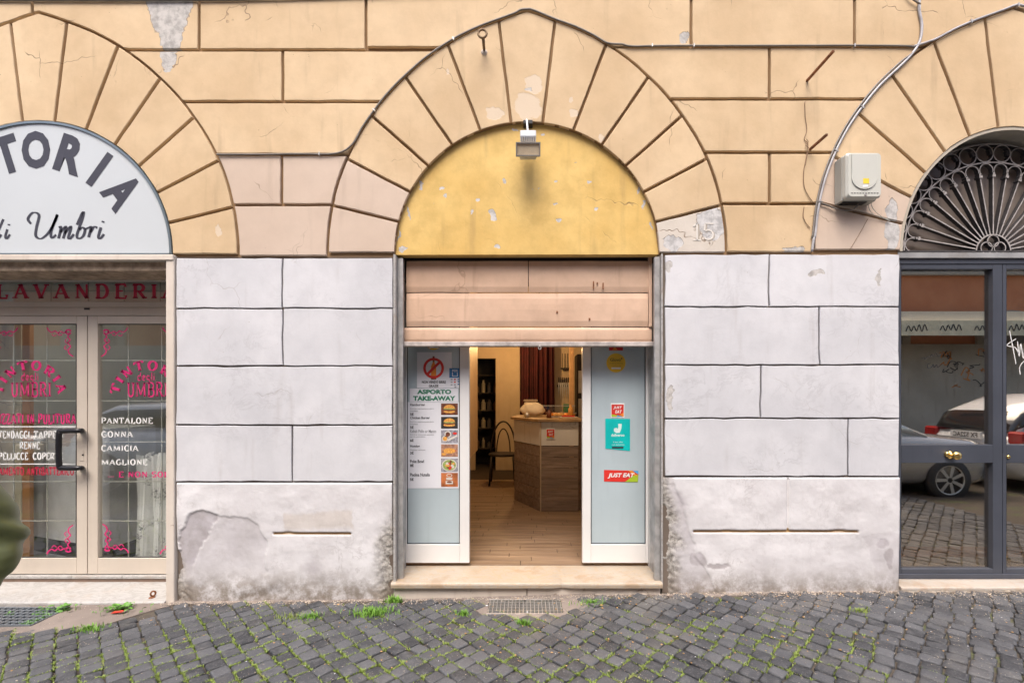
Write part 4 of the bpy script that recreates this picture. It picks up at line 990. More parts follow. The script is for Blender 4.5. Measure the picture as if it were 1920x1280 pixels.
tag(MB().box(.70, .85, 4.85, 5.0, 1.252, 1.40).build('green_box', M['green'], None, bevel=.006), 'small green box on the back worktable', 'box')
# the room's own warm lamp, above the shutter line
t = thing('pendant_lamp', 'warm lit pendant bulb hanging inside the take-away', 'lamp', (-.1, 4.1, 2.6))
bulb = mat('lit_bulb', (1, .75, .4), .5, emit=14, emitcol=(1, .62, .25)); o = MB(); o.lathez([(.001, 2.47), (.04, 2.49), (.05, 2.53), (.035, 2.58), (.02, 2.60)], -.1, 4.1, 16); o.build('bulb', bulb, t, smooth=True)
o = MB(); o.tube([(-.1, 4.1, 2.6), (-.1, 4.1, 3.0)], .004, 6); o.build('cord', M['black'], t)
t = thing('pendant_lamp', 'unseen second pendant bulb added to brighten the counter front', 'lamp', (.15, 1.5, 2.6))  # unseen second lamp, added to lift the dark counter
o = MB(); o.lathez([(.001, 2.47), (.04, 2.49), (.05, 2.53), (.035, 2.58), (.02, 2.60)], .15, 1.5, 16); o.build('bulb', bulb, t, smooth=True)
o = MB(); o.tube([(.15, 1.5, 2.6), (.15, 1.5, 3.0)], .004, 6); o.build('cord', M['black'], t)
pl = bpy.data.lights.new('bulb_light', 'POINT'); pl.energy = 16; pl.color = (1, .74, .48); pl.shadow_soft_size = .05; po = bpy.data.objects.new('bulb_light', pl); C.objects.link(po); po.location = (.15, 1.5, 2.40)  # light of the added second pendant
pl = bpy.data.lights.new('bulb_light', 'POINT'); pl.energy = 20; pl.color = (1, .60, .24); pl.shadow_soft_size = .05; po = bpy.data.objects.new('bulb_light', pl); C.objects.link(po); po.location = (-.1, 4.1, 2.40)

# ------------------------------------------------------------------ laundry: sign, doors, interior
sg = thing('arched_sign', 'grey-white half-round laundry sign reading tintoria degli umbri', 'sign', W(72, 476, .0))
cx, cy = 72, 478
P = [(WX(cx + 247 * math.cos(R(a))), WZ(cy - 247 * math.sin(R(a)))) for a in range(1, 180, 3)]
P = [(WX(cx + 247), WZ(475))] + P + [(WX(cx - 247), WZ(475))]
o = MB(); o.prism(P, .004, .03); o.build('panel', M['signface'], sg)
o = MB(); o.sweep([(WX(cx + 248.5 * math.cos(R(a))), WZ(cy - 248.5 * math.sin(R(a)))) for a in range(0, 181, 3)], .016, -.006, .03); o.sweep([(WX(cx - 249), WZ(476)), (WX(cx + 249), WZ(476))], .01, -.006, .03); o.build('rim', M['signrim'], sg)
o = MB(); q = .0025
# TINTORIA on an arc: each sans letter fitted and turned
def arc_word(o, txt, cx, cy, r, h, spans, wfac=.62, Y=q, m=0, bold=.03):
    for ch, a in zip(txt, spans):
        v, f, x0, x1, y0, y1 = sans_mesh(ch, bold)
        wd = h * wfac * {'I': .27, 'T': .95, 'O': 1.05, 'N': 1.0}.get(ch, 1)
        s = (D + Y) / F; X, _, Z = W(cx + (r) * math.cos(R(a)), cy - r * math.sin(R(a)), Y); rt = R(a - 90); ca, sa = math.cos(rt), math.sin(rt)
        out = []
        for x, y in v:
            u = ((x - x0) / (x1 - x0) - .5) * wd * s; t_ = ((y - y0) / (y1 - y0) - .5) * h * s; out.append((X + u * ca - t_ * sa, Y, Z + u * sa + t_ * ca))
        o.add(out, f, m)
arc_word(o, 'TINTORIA', 72, 478, 197, 71, [164, 148, 127, 107.5, 91.4, 72, 54.5, 37], .72, bold=.045)
o.build('lettering', M['signtxt'], sg, fix=False)
o = MB()
def script(strokes, a, base, k, wdt, Y, m=0):
    for s_ in strokes:
        pts = [(p.x, p.y) for p in smooth_path([(x, y, 0) for x, y in s_], 5)]
        ribbon(o, pts, lambda u, v: W(a + u * k, base - v * k, Y), wdt, wdt * .35, m)
# units: x-height 1
script([[(-.2, 1.9), (-.6, 1), (-.9, .2), (-.7, 0), (-.4, .4)], [(.2, .9), (.0, .2), (.15, 0), (.45, .4)], [(.33, 1.3), (.36, 1.42)]], 10, 447, 19, .26, q)
script([[(.35, 1.2), (.1, 1.6), (.5, 2.1), (1.0, 1.9), (.8, .9), (.75, .2), (1.2, 0), (1.8, .5), (2.3, 1.4), (2.5, 1.95)], [(2.5, 1.95), (2.0, .6), (2.05, .05), (2.4, .3)],
        [(2.6, .9), (2.8, .9), (2.6, .0)], [(2.75, .5), (3.15, .95), (3.2, .8), (2.98, 0)], [(3.1, .4), (3.55, .95), (3.6, .8), (3.4, .1), (3.55, 0), (3.85, .35)],
        [(4.1, 1.1), (4.5, 2.0), (4.65, 2.1), (4.5, 1.5), (4.1, .3), (4.25, 0), (4.6, .2), (4.75, .7), (4.5, .9), (4.3, .7)],
        [(4.75, .75), (5.1, .9), (5.25, .9), (5.05, .1)], [(5.2, .5), (5.5, .95), (5.75, .85)], [(6.05, .9), (5.85, .15), (6.0, 0), (6.3, .35)], [(6.2, 1.3), (6.24, 1.42)]], 50, 447, 23, .24, q)
o.build('lettering', M['signtxt'], sg, fix=False)

YL = .36
ld = empty('laundry_front'); ld.parent = bld; ld['label'] = 'beige aluminium laundry doors with pink lettering'
SX = WX(163.5, YL)
def pb(o, a, b, c, d, Y=YL, th=.05, m=0): return o.pbox(a, b, c, d, Y, th, m)
o = MB(); pb(o, -300, 400, 515, 526.5); pb(o, -300, 400, 565.5, 575.7, YL, .06); pb(o, -300, 400, 576.2, 591); o.build('transom', M['beige'], ld, bevel=.002)
for a, b, s0, s1 in ((-170, 163, -170, 143.5), (164.5, 470, 183, 470)):
    o = MB(); pb(o, s1 if a < 0 else a, b if a < 0 else s0, 592, 1075.5, YL, .045); pb(o, s0 + .1, s1 - .1, 592, 606.5, YL + .001, .043); pb(o, s0 + .1, s1 - .1, 1046, 1075.5, YL + .001, .043); o.build('door_frame', M['beige'], ld, bevel=.002)
    o = MB()
    for (c, d, e, f_) in (((s0, s1, 606.6, 608.2), (s0, s1, 1044.4, 1045.8), (s1 - 1.6, s1 - .1, 608.2, 1044.4), (s0 + .1, s0 + 1.6, 608.2, 1044.4))): pb(o, c, d, e, f_, YL + .012, .02)
    o.build('gasket', M['gasket'], ld)
    o = MB(); pb(o, s0 + .5, s1 - .5, 607, 1045.5, YL + .02, .006); o.build('pane', M['glassl'], ld)
o = MB(); pb(o, -300, 400, 526.6, 565.4, YL + .02, .006); o.build('pane', M['glassl'], ld)
gb = mat('brass_glazing_bar', (.45, .44, .38), .4)
for yb in (675.5, 751, 828, 902.5, 976):
    for a, b in ((-160, 143), (183.5, 400)): o = MB(); pb(o, a, b, yb - .8, yb + .8, YL + .032, .006); o.build('glazing_bar', gb, ld)
for xb in (25, 88, 240.5, 303):
    o = MB(); pb(o, xb - .8, xb + .8, 607, 1045, YL + .040, .006); o.build('glazing_bar', gb, ld)
for xb in (95, 165, 232, 300):
    o = MB(); pb(o, xb - .6, xb + .6, 527, 565, YL + .032, .006); o.build('glazing_bar', gb, ld)
o = MB(); pb(o, -200, 330, 544, 545.4, YL + .04, .006); o.build('glazing_bar', gb, ld)
o = MB(); pb(o, 157.5, 167.5, 577, 580.5, YL - .003, .003); o.build('keyhole', M['black'], ld)
o = MB(); pb(o, 149.5, 157, 844, 864, YL - .003, .003); o.build('lock_plate', M['beige'], ld, bevel=.001); o = MB(); pb(o, 153.5, 156.5, 851, 854, YL - .005, .002); o.build('keyhole', M['black'], ld)
# handle: bent black tube
hp = [W(152, 807, YL), W(150, 807, YL - .07), W(120, 808, YL - .075), W(111, 813, YL - .075), W(111, 871, YL - .075), W(120, 877, YL - .075), W(150, 877, YL - .07), W(152, 877, YL)]
o = MB(); o.tube(smooth_path(hp, 5), .020, 12); o.build('handle', M['black'], ld, smooth=True)
q = YL + .0185
def vin(name, m): return MB()
o = MB(); letters(o, 'LAVANDERIA', line_placer(-12, 337, 559, 533, q), .22, .10, .34, track=.68); o.build('lettering', M['maroon'], ld, fix=False)
for x0 in (-18, 205):
    o = MB(); cxx = x0 + 75 if x0 < 0 else 275
    letters(o, 'TINTORIA', arc_placer(cxx, 745, 52, 17, 176, 4, q), .26, .12, .36, track=.68); o.build('lettering', M['pink'], ld, fix=False)
    o = MB(); letters(o, 'degli', line_placer(cxx - 18, cxx + 16, 713, 694, q), .13, .10, 0); letters(o, 'UMBRI', line_placer(cxx - 38, cxx + 40, 743, 717, q), .16, .11, .30); o.build('lettering', M['pink'], ld, fix=False)
def row(txt, a, b, base, top, m, th=.22, tn=.11, se=.34):
    o = MB(); letters(o, txt, line_placer(a, b, base, top, q), th, tn, se); o.build('lettering', M[m], ld, fix=False)
row('SPECIALIZZATI IN PULITURA', -62, 143, 794, 776, 'pink', .26); row('TENDAGGI', -3, 56, 821, 808, 'wvinyl', .28); row('TAPPETI', 63, 119, 821, 808, 'wvinyl', .28)
row('RENNE', 36, 75, 841, 828.5, 'wvinyl', .28); row('PELLICCE', -3, 53, 861, 848.5, 'wvinyl', .28); row('COPERTE', 61, 118, 861, 848.5, 'wvinyl', .28)
row('TRATTAMENTO ANTIBATTERICO', -40, 139, 890, 876, 'maroon', .26)
row('PANTALONE', 189, 287, 793.5, 783, 'wvinyl'); row('GONNA', 189, 250, 819, 808.5, 'wvinyl'); row('CAMICIA', 189, 260, 845, 834.5, 'wvinyl'); row('MAGLIONE', 189, 277, 871, 861, 'wvinyl'); row('... E NON SOLO', 202, 330, 894, 884, 'pink')
o = MB()
for yb in (799.5, 869.5): o.pbox(-100, 142, yb - .9, yb + .9, q, .0004)
o.build('ruled_line', M['wvinyl'], ld)
def scroll(x, y, sx, sy):                    # corner flourish
    o = MB(); Pp = lambda pts, w_: ribbon(o, [(p.x, p.y) for p in smooth_path([(a, b, 0) for a, b in pts], 5)], lambda u, v: W(x + sx * u, y + sy * v, q), w_, w_ * .7)
    Pp([(0, 3), (4, 0), (9, 2), (8, 7), (3, 8), (1, 5)], 3.6); Pp([(8, 3), (14, 6), (19, 3), (25, 6), (30, 2), (36, 5), (42, 1), (45, -4)], 2.6); Pp([(16, 8), (20, 11), (24, 8), (21, 5)], 1.8); Pp([(27, 9), (32, 12), (36, 8)], 1.8)
    Pp([(3, 8), (6, 14), (2, 19), (6, 25), (1, 31), (5, 38), (3, 45), (-4, 50)], 2.6); Pp([(8, 17), (11, 21), (8, 25), (5, 22)], 1.8); Pp([(9, 29), (12, 34), (8, 38)], 1.8)
    o.build('flourish', M['pink'], ld, fix=False)
scroll(133, 618, -1, 1); scroll(194, 618, 1, 1); scroll(133, 1034, -1, -1); scroll(196, 1032, 1, -1); scroll(-12, 618, 1, 1); scroll(350, 618, -1, 1); scroll(345, 1034, -1, -1)
# laundry interior
rm = empty('laundry_room'); rm['kind'] = 'structure'
LW = mat('laundry_wall', (.62, .60, .53), .8, var=.06, scale=2)
o = MB(); o.box(-5.6, -1.9, .46, 4.2, -.06, .05); o.build('tiled_floor', mat('grey_floor_tile', (.30, .30, .31), .4, var=.2, scale=6), rm)
o = MB(); o.box(-5.7, -5.6, .46, 4.2, .05, 3.0); o.box(-1.9, -1.8, .46, 4.2, .05, 3.0); o.box(-5.6, -1.9, 4.1, 4.2, .05, 3.0); o.box(-5.7, -1.8, .46, 4.2, 3.0, 3.1); o.box(-5.7, -4.75, .42, .459, -.06, 3.1); o.box(-2.55, -1.8, .42, .459, -.06, 3.1); o.build('interior_wall', LW, rm)
t = thing('added_ceiling_lamp', 'unseen white ceiling lamp added to brighten the laundry interior', 'lamp', (-3.7, 1.7, 2.9))  # unseen fixture, added to lighten the room behind the laundry panes
o = MB(); o.box(-3.9, -3.5, 1.5, 1.9, 2.96, 2.999); o.build('lamp_base', M['wvinyl'], t); o = MB(); o.lathez([(.001, 2.90), (.15, 2.92), (.17, 2.959)], -3.7, 1.7, 24); o.build('diffuser', mat('lit_diffuser', (1, .95, .85), .5, emit=3, emitcol=(1, .93, .82)), t, smooth=True)
pl = bpy.data.lights.new('laundry_fill_light', 'POINT'); pl.energy = 8; pl.color = (1, .93, .82); pl.shadow_soft_size = .12; po = bpy.data.objects.new('laundry_fill_light', pl); C.objects.link(po); po.location = (-3.7, 1.7, 2.75)  # fill light of the added laundry lamp
o = MB(); o.box(-4.7, -2.56, .47, .50, WZ(572, .47), WZ(512, .47)); o.build('added_board', mat('added_board_paint', (.78, .76, .68), .7), rm)  # pale board added behind the transom glass to brighten it
t = thing('laundry_counter', 'pale grey counter seen slanting through the left laundry door', 'counter', (-4.0, 1.6, .05))
o = MB(); a0, a1 = Vector((WX(54, .95), .95)), Vector((WX(205, .56), .56)); o.add([(a0.x, a0.y, .2), (a1.x, a1.y, .2), (a1.x, a1.y + .5, .2), (a0.x, a0.y + .5, .2), (a0.x, a0.y, 1.25), (a1.x, a1.y, 1.25), (a1.x, a1.y + .5, 1.25), (a0.x, a0.y + .5, 1.25)], [(3, 2, 1, 0), (4, 5, 6, 7), (0, 1, 5, 4), (1, 2, 6, 5), (2, 3, 7, 6), (3, 0, 4, 7)]); o.build('front_panel', mat('pale_grey_laminate', (.66, .66, .65), .4), t, bevel=.004)
o = MB(); o.add([(a0.x, a0.y + .03, .05), (a1.x, a1.y + .03, .05), (a1.x, a1.y + .4, .05), (a0.x, a0.y + .4, .05), (a0.x, a0.y + .03, .199), (a1.x, a1.y + .03, .199), (a1.x, a1.y + .4, .199), (a0.x, a0.y + .4, .199)], [(3, 2, 1, 0), (4, 5, 6, 7), (0, 1, 5, 4), (1, 2, 6, 5), (2, 3, 7, 6), (3, 0, 4, 7)]); o.build('base', M['black'], t)
t = thing('wooden_post', 'brown wooden upright behind the left laundry pane', 'post', (-4.3, 1.2, .05)); o = MB(); o.box(WX(41, .7), WX(55, .7), .7, .74, .05, 2.6); o.build('post', mat('brown_wood', (.42, .20, .07), .5), t, bevel=.003)
t = thing('wall_map', 'cream patterned sheet hanging behind the left laundry pane', 'poster', (-4.7, 1.4, .6)); o = MB(); o.box(WX(-120, .75), WX(40, .75), .75, .76, .3, 2.4); o.build('sheet', plaster('patterned_paper', (.66, .58, .40), (.75, .68, .50), crack=1, dirt=(.15, .14, .12), dirtamt=1), t)
def lace():
    g = G('lace_cloth'); n = g.noise(26, 6, .75, dist=1.5); m_ = g.math('MULTIPLY', g.ramp(n, .5, .56), g.ramp(g.noise(5, 2), .5, .58)); c = g.mix(m_, (.80, .80, .77), (.25, .25, .25)); g.put(g.b.inputs['Base Color'], c); g.bump(n, .4, .01); g.b.inputs['Roughness'].default_value = .6; return g.m
o = MB(); x0, x1 = WX(253, .55), WX(340, .55); v = []; nn_ = 24
for i in range(nn_ + 1):
    u = i / nn_
    for z in (.06, .4, .8, 1.03 + .015 * math.sin(u * 25)): v.append((x0 + (x1 - x0) * u, .55 + .03 * math.sin(u * 19 + z * 2) + .02 * math.sin(u * 41), z))
o.add(v, [(i * 4 + q_, i * 4 + q_ + 1, (i + 1) * 4 + q_ + 1, (i + 1) * 4 + q_) for i in range(nn_) for q_ in range(3)]); o.box(x0, x1, .62, .9, .06, 1.0)
tag(o.build('covered_bale', lace(), None), 'tall bale under floral lace cloth behind the right laundry pane', 'bale')
t = thing('laundry_machine', 'dark laundry machine standing at the back behind the panes', 'machine', (-3.4, 3.4, .05)); o = MB(); o.box(-4.0, -2.9, 3.0, 3.8, .05, 1.7); o.build('machine_body', M['barsteel'], t, bevel=.02); o = MB(); o.lathe([(.001, 0), (.24, 0), (.28, -.03), (.3, .0)], -3.45, .95, 24, 0, 2.98); o.build('door', M['black'], t)
t = thing('shutter_box', 'dark shutter housing above the laundry transom', 'housing', (-3.6, .3, 2.6)); o = MB(); o.box(-4.72, WX(328), .305, .46, WZ(514.5, .36), WZ(490, .0)+.02); o.build('housing_panel', M['darkgap'], t)
o = MB(); o.tube([(-4.7, .30, WZ(511, .3)), (-2.7, .30, WZ(510, .3))], .011, 8); o.build('roller', M['barsteel'], t)

# ------------------------------------------------------------------ entrance gate on the right
YG = .15
gt = empty('entrance_gate'); gt.parent = bld; gt['label'] = 'anthracite glazed double gate with a brass knob'
pbg = lambda o, a, b, c, d, Y=YG, th=.05, m=0: o.pbox(a, b, c, d, Y, th, m)
o = MB(); pbg(o, 1650, 2120, 484, 494.6, YG - .005, .07); o.build('head_rail', M['gate'], gt, bevel=.002)
o = MB(); pbg(o, 1650, 2120, 473.5, 483.6, YG - .02, .09); o.build('head_beam', M['gatel'], gt, bevel=.002)
o = MB(); pbg(o, 1650, 2120, 1076, 1084.5, YG - .01, .08); o.build('sill_rail', M['gate'], gt, bevel=.002)
for a, b, s0, s1, hid in ((1664, 1879.5, 1690, 1862, 0), (1880.5, 2100, 1887.5, 2080, 1)):
    o = MB(); pbg(o, a, s0, 495.2, 1075.5); pbg(o, s1, b, 495.2, 1075.5); pbg(o, s0 + .05, s1 - .05, 495.4, 504.5, YG + .001, .048); pbg(o, s0 + .05, s1 - .05, 833.5, 867.5, YG + .001, .048); pbg(o, s0 + .05, s1 - .05, 1066, 1075.3, YG + .001, .048)
    o.build('gate_leaf_frame', M['gate'], gt, bevel=.002)
    for c, d in ((504.6, 833.4), (867.6, 1065.9)):
        o = MB(); pbg(o, s0 + .1, s1 - .1, c, d, YG + .035, .006); o.build('pane', M['glassg'], gt)
o = MB(); kx, _, kz = W(1783, 852.5, YG); o.lathe([(.032, 0), (.032, -.006), (.012, -.010), (.011, -.03), (.024, -.036), (.031, -.048), (.031, -.056), (.024, -.066), (.001, -.070)], kx, kz, 28, 0, YG); o.build('knob', M['brass'], gt, smooth=True)
kx, _, kz = W(1775, 851, YG); o = MB(); o.lathe([(.021, 0), (.021, -.012), (.014, -.02), (.001, -.022)], kx, kz, 24, 0, YG); o.build('lock_cylinder', M['brass'], gt, smooth=True)
kx, _, kz = W(1890, 856, YG); o = MB(); o.lathe([(.014, 0), (.014, -.008), (.006, -.012), (.001, -.012)], kx, kz, 20, 0, YG); o.build('lock_cylinder', M['brass'], gt, smooth=True)
# white tag on the right pane, dark scrawl on the left one
q = YG + .0335
o = MB()
for pts in ([(1893, 620), (1899, 650), (1905, 682)], [(1905, 635), (1888, 647), (1903, 651), (1910, 662)], [(1908, 640), (1911, 668), (1914, 644), (1919, 672), (1923, 640), (1927, 670)], [(1913, 702), (1912, 690), (1916, 681), (1926, 672)]):
    ribbon(o, [(p.x, p.y) for p in smooth_path([(a, b, 0) for a, b in pts], 5)], lambda u, v: W(u, v, q), 1.5, 1.1)
o.build('graffiti', M['wvinyl'], gt, fix=False)
o = MB()
for pts in ([(1729, 672), (1733, 669), (1735, 674), (1739, 668), (1743, 671), (1747, 664), (1750, 668), (1755, 662), (1760, 668), (1768, 661)], [(1745, 681), (1739, 684), (1741, 690), (1747, 688), (1750, 682), (1752, 689), (1756, 683), (1759, 688), (1767, 682)]):
    ribbon(o, [(p.x, p.y) for p in smooth_path([(a, b, 0) for a, b in pts], 4)], lambda u, v: W(u, v, q), .8, .6)
o.build('graffiti', M['ink'], gt, fix=False)
# fanlight
fan = empty('fanlight'); fan.parent = bld; fan['label'] = 'wrought iron sunburst grille over the gate'
fx, _, fz = W(1863, 472, YG); y0, y1 = YG, YG + .035
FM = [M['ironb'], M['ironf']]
pol = lambda r, a, ox=0, oz=0: (fx + ox + r * math.cos(R(a)), fz + oz + r * math.sin(R(a)))
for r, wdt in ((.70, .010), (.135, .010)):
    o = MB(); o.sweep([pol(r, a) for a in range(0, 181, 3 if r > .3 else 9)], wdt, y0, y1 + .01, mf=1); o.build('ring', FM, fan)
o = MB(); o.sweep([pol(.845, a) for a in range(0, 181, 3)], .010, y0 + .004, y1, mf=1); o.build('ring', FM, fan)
ray = None
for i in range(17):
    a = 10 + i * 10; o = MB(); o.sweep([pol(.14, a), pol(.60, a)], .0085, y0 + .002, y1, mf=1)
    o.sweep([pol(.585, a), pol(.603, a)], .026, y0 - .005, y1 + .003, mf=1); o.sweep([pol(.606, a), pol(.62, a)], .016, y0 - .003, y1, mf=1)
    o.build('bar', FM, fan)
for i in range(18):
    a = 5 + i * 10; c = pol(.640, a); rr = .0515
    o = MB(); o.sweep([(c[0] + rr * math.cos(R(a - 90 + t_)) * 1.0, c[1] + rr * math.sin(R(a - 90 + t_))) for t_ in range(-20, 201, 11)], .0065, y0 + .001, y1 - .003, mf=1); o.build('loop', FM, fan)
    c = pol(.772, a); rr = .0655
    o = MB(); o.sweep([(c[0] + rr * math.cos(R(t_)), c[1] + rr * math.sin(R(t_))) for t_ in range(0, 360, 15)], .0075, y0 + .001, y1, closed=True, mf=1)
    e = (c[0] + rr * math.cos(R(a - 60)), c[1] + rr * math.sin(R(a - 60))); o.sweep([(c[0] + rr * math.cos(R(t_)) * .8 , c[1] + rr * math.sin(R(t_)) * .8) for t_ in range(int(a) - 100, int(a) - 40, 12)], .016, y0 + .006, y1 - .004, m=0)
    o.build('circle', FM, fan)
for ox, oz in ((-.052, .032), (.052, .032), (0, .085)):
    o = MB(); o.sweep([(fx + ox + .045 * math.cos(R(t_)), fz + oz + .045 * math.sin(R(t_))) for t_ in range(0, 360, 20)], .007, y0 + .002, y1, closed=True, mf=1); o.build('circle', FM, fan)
o = MB(); o.sweep([(fx - .84, fz + .004), (fx + .84, fz + .004)], .012, y0, y1); o.build('rail', FM, fan)
o = MB(); P = [(WX(1900 + 230 * math.cos(R(a))), WZ(470 - 250 * math.sin(R(a)))) for a in range(0, 181, 6)]; o.prism(P, .22, .235); o.build('backing_panel', mat('brown_panel', (.22, .18, .15), .35, var=.12, scale=1.5), bld)
# hall behind the gate
rm = empty('entrance_hall'); rm['kind'] = 'structure'
HW = mat('hall_wall', (.16, .125, .10), .7, var=.15, scale=1.5)
o = MB(); o.box(2.5, 5.0, 6.4, 6.5, .07, 4.2); o.box(2.4, 2.5, .37, 6.5, .07, 4.2); o.box(5.0, 5.1, .37, 6.5, .07, 4.2); o.box(2.4, 5.1, .37, 6.5, 4.2, 4.3); o.box(2.4, WX(1687), .345, .369, .07, 4.2); o.build('interior_wall', HW, rm)
o = MB(); o.box(2.5, 5.0, .21, .65, -.05, .098); o.box(2.5, 5.0, .931, 1.44, -.05, .098); o.build('hall_floor', mat('hall_marble', (.62, .58, .48), .3, var=.15), rm)
o = MB(); o.box(2.5, 5.0, .651, .93, -.05, .099); o.build('floor_band', mat('orange_marble', (.62, .30, .08), .3, var=.15), rm)
o = MB(); o.box(2.5, 5.0, 1.441, 6.4, -.05, .097); o.build('hall_floor', mat('dark_hall_floor', (.07, .06, .05), .3, var=.2), rm)

# ------------------------------------------------------------------ wall fixtures
# floodlight
t = thing('floodlight', 'small grey floodlight fixed at the crown of the ochre lunette', 'floodlight', W(990, 238, .0))
X = .02; y0_ = -.02
o = MB(); o.box(X - .035, X + .035, -.03, .034, WZ(236), WZ(229)); o.build('bracket', M['black'], t, bevel=.003)
o = MB(); o.tube([(X, -.01, WZ(232)), (X - .01, -.07, WZ(236)), (X, -.09, 3.44)], .008, 8); o.build('arm', M['lampm'], t)
def tilt(o, c, ang):
    ca, sa = math.cos(R(ang)), math.sin(R(ang)); o.v = [(x, c[1] + (y - c[1]) * ca - (z - c[2]) * sa, c[2] + (y - c[1]) * sa + (z - c[2]) * ca) for x, y, z in o.v]; return o
LZ = 3.305; LC = (X, -.10, LZ)
kw = .085
body = MB(); body.add([(X - .085, -.16, LZ - .045), (X + .085, -.16, LZ - .045), (X + .085, -.16, LZ + .045), (X - .085, -.16, LZ + .045), (X - .06, -.075, LZ - .03), (X + .06, -.075, LZ - .03), (X + .06, -.075, LZ + .045), (X - .06, -.075, LZ + .045)], [(0, 1, 2, 3), (7, 6, 5, 4), (0, 4, 5, 1), (1, 5, 6, 2), (2, 6, 7, 3), (3, 7, 4, 0)])
tilt(body, LC, 14).build('lamp_body', M['lampm'], t, bevel=.003)
o = MB()
for i in range(9): x = X - .052 + i * .013; o.box(x - .003, x + .003, -.13, -.06, LZ + .046, LZ + .095)
tilt(o, LC, 14).build('fin', M['lampm'], t)
MB().box(X - .058, X + .058, -.125, -.045, 3.405, 3.452).build('driver_box', mat('pale_lamp_metal', (.66, .68, .70), .4), t, bevel=.005)
o = MB(); o.box(X - .06, X + .06, -.078, -.030, LZ - .035, LZ + .035); tilt(o, LC, 14).build('junction_box', M['lampm'], t, bevel=.004)
o = MB(); a = .088; b = .046; th = .009; f0 = -.172
o.box(X - a, X + a, f0, f0 + .011, LZ + b - th, LZ + b); o.box(X - a, X + a, f0, f0 + .011, LZ - b, LZ - b + th); o.box(X - a, X - a + th, f0, f0 + .011, LZ - b + th, LZ + b - th); o.box(X + a - th, X + a, f0, f0 + .011, LZ - b + th, LZ + b - th)
tilt(o, LC, 14).build('lamp_frame', M['lampd'], t)
o = MB(); o.box(X - a + th, X + a - th, -.1625, -.1605, LZ - b + th, LZ + b - th); o.add([(X - .05, -.1635, LZ - .02), (X - .045, -.1635, LZ - .025), (X, -.1635, LZ + .03), (X, -.1635, LZ + .02)], [(0, 1, 3, 2)]); tilt(o, LC, 14).build('reflector', M['reflector'], t)
o = MB(); o.box(X - a + th + .001, X + a - th - .001, -.169, -.1665, LZ - b + th + .001, LZ + b - th - .001); tilt(o, LC, 14).build('lamp_glass', M['glassi'], t)
# eye bolt
t = thing('eye_bolt', 'old iron eye bolt sticking out of the arch left of the keystone', 'eye bolt', W(908, 97))
bx, _, bz = W(908, 96); o = MB(); o.tube([(bx, .0, bz), (bx, -.05, bz + .01), (bx + .002, -.10, bz + .012)], .011, 8); o.build('shank', M['castiron'], t, smooth=True)
o = MB(); rz = bz + .03; o.tube([(bx - .003 + .030 * math.cos(R(a)), -.115, rz + .008 + .030 * math.sin(R(a))) for a in range(0, 360, 20)], .0085, 8, closed=True); o.build('eye', M['castiron'], t, smooth=True)
o = MB(); o.lathe([(.026, .002), (.02, -.008), (.008, -.016)], bx, bz - .008, 10, 0, 0); o.build('mortar_plug', M['travertine'], t)
# rusty square rods
for (a, b, ln, lab) in ((1513, 152, .295, 'long rusty square rod jutting from the wall, upper one'), (1519, 280, .19, 'short rusty square rod jutting from the wall beneath the long one')):
    x, _, z = W(a, b); o = MB(); o.box(x - .008, x + .008, -ln, .01, z - .008, z + .008); ob = o.build('iron_rod', M['rust'], None, bevel=.001); tag(ob, lab, 'iron rod', 'rusty rods in the wall')
# utility box
t = thing('utility_box', 'pale grey plastic utility box with yellow square label on the wall', 'utility box', W(1605, 380))
x0, x1 = 2.31, 2.31 + .335; zt, zb = WZ(296, 0), WZ(384, 0) ; yb_, yf = -.002, -.128
x1 = 2.565; x0 = 2.315; zt = EYE + (VY - 287) * .00385; zb = EYE + (VY - 372) * .00385
o = MB(); o.box(x0, x1, -.085, yb_, zb, zt); o.build('back_housing', M['boxs'], t, bevel=.006)
o = MB()
def rr_pts(a, b, c, d, r, n=5):
    out = []
    for cx__, cz__, s0 in ((b - r, d - r, 0), (a + r, d - r, 90), (a + r, c + r, 180), (b - r, c + r, 270)):
        for i in range(n + 1): an = R(s0 + 90 * i / n); out.append((cx__ + r * math.cos(an), cz__ + r * math.sin(an)))
    return out
P1 = rr_pts(x0 + .002, x1 + .002, zb + .004, zt + .004, .02); P2 = rr_pts(x0 + .012, x1 - .004, zb + .012, zt - .006, .025); n = len(P1)
o.add([(x, -.086, z) for x, z in P1] + [(x, -.118, z) for x, z in P1] + [(x, -.135, z) for x, z in P2], [tuple(range(n))] + [(i, (i + 1) % n, n + (i + 1) % n, n + i) for i in range(n)] + [(n + i, n + (i + 1) % n, 2 * n + (i + 1) % n, 2 * n + i) for i in range(n)] + [tuple(range(2 * n, 3 * n))[::-1]])
o.build('cover', M['boxp'], t)
o = MB(); xm = (x0 + x1) / 2; wx_ = .092; zz0 = zb + .055
P = [(xm - wx_, zt - .012)] + [(xm - wx_ * math.cos(R(a)), zz0 + .09 - .085 * math.sin(R(a))) for a in range(0, 181, 12)] + [(xm + wx_, zt - .012)]
o.prism(P, -.142, -.1352); o.build('raised_shield', M['boxp'], t, bevel=.002)
o = MB(); o.box(xm - .012, xm + .030, -.1435, -.1422, zz0 + .045, zz0 + .082); o.build('label_plate', mat('yellow_label', (.80, .60, .04), .5), t)
o = MB(); o.box(xm - .015, xm + .022, -.1435, -.1422, zz0 + .020, zz0 + .034); o.build('label_plate', M['wvinyl'], t)
o = MB()
for i in range(10): xx = x0 + .03 + i * .0205; o.box(xx, xx + .014, -.1362, -.1352, zb + .032, zb + .037)
o.build('vent', M['black'], t)
o = MB(); o.lathe([(.001, -.006), (.008, -.006), (.009, 0)], xm + .01, zb + .022, 14, 0, -.1355); o.build('lock_cylinder', M['clip'], t)
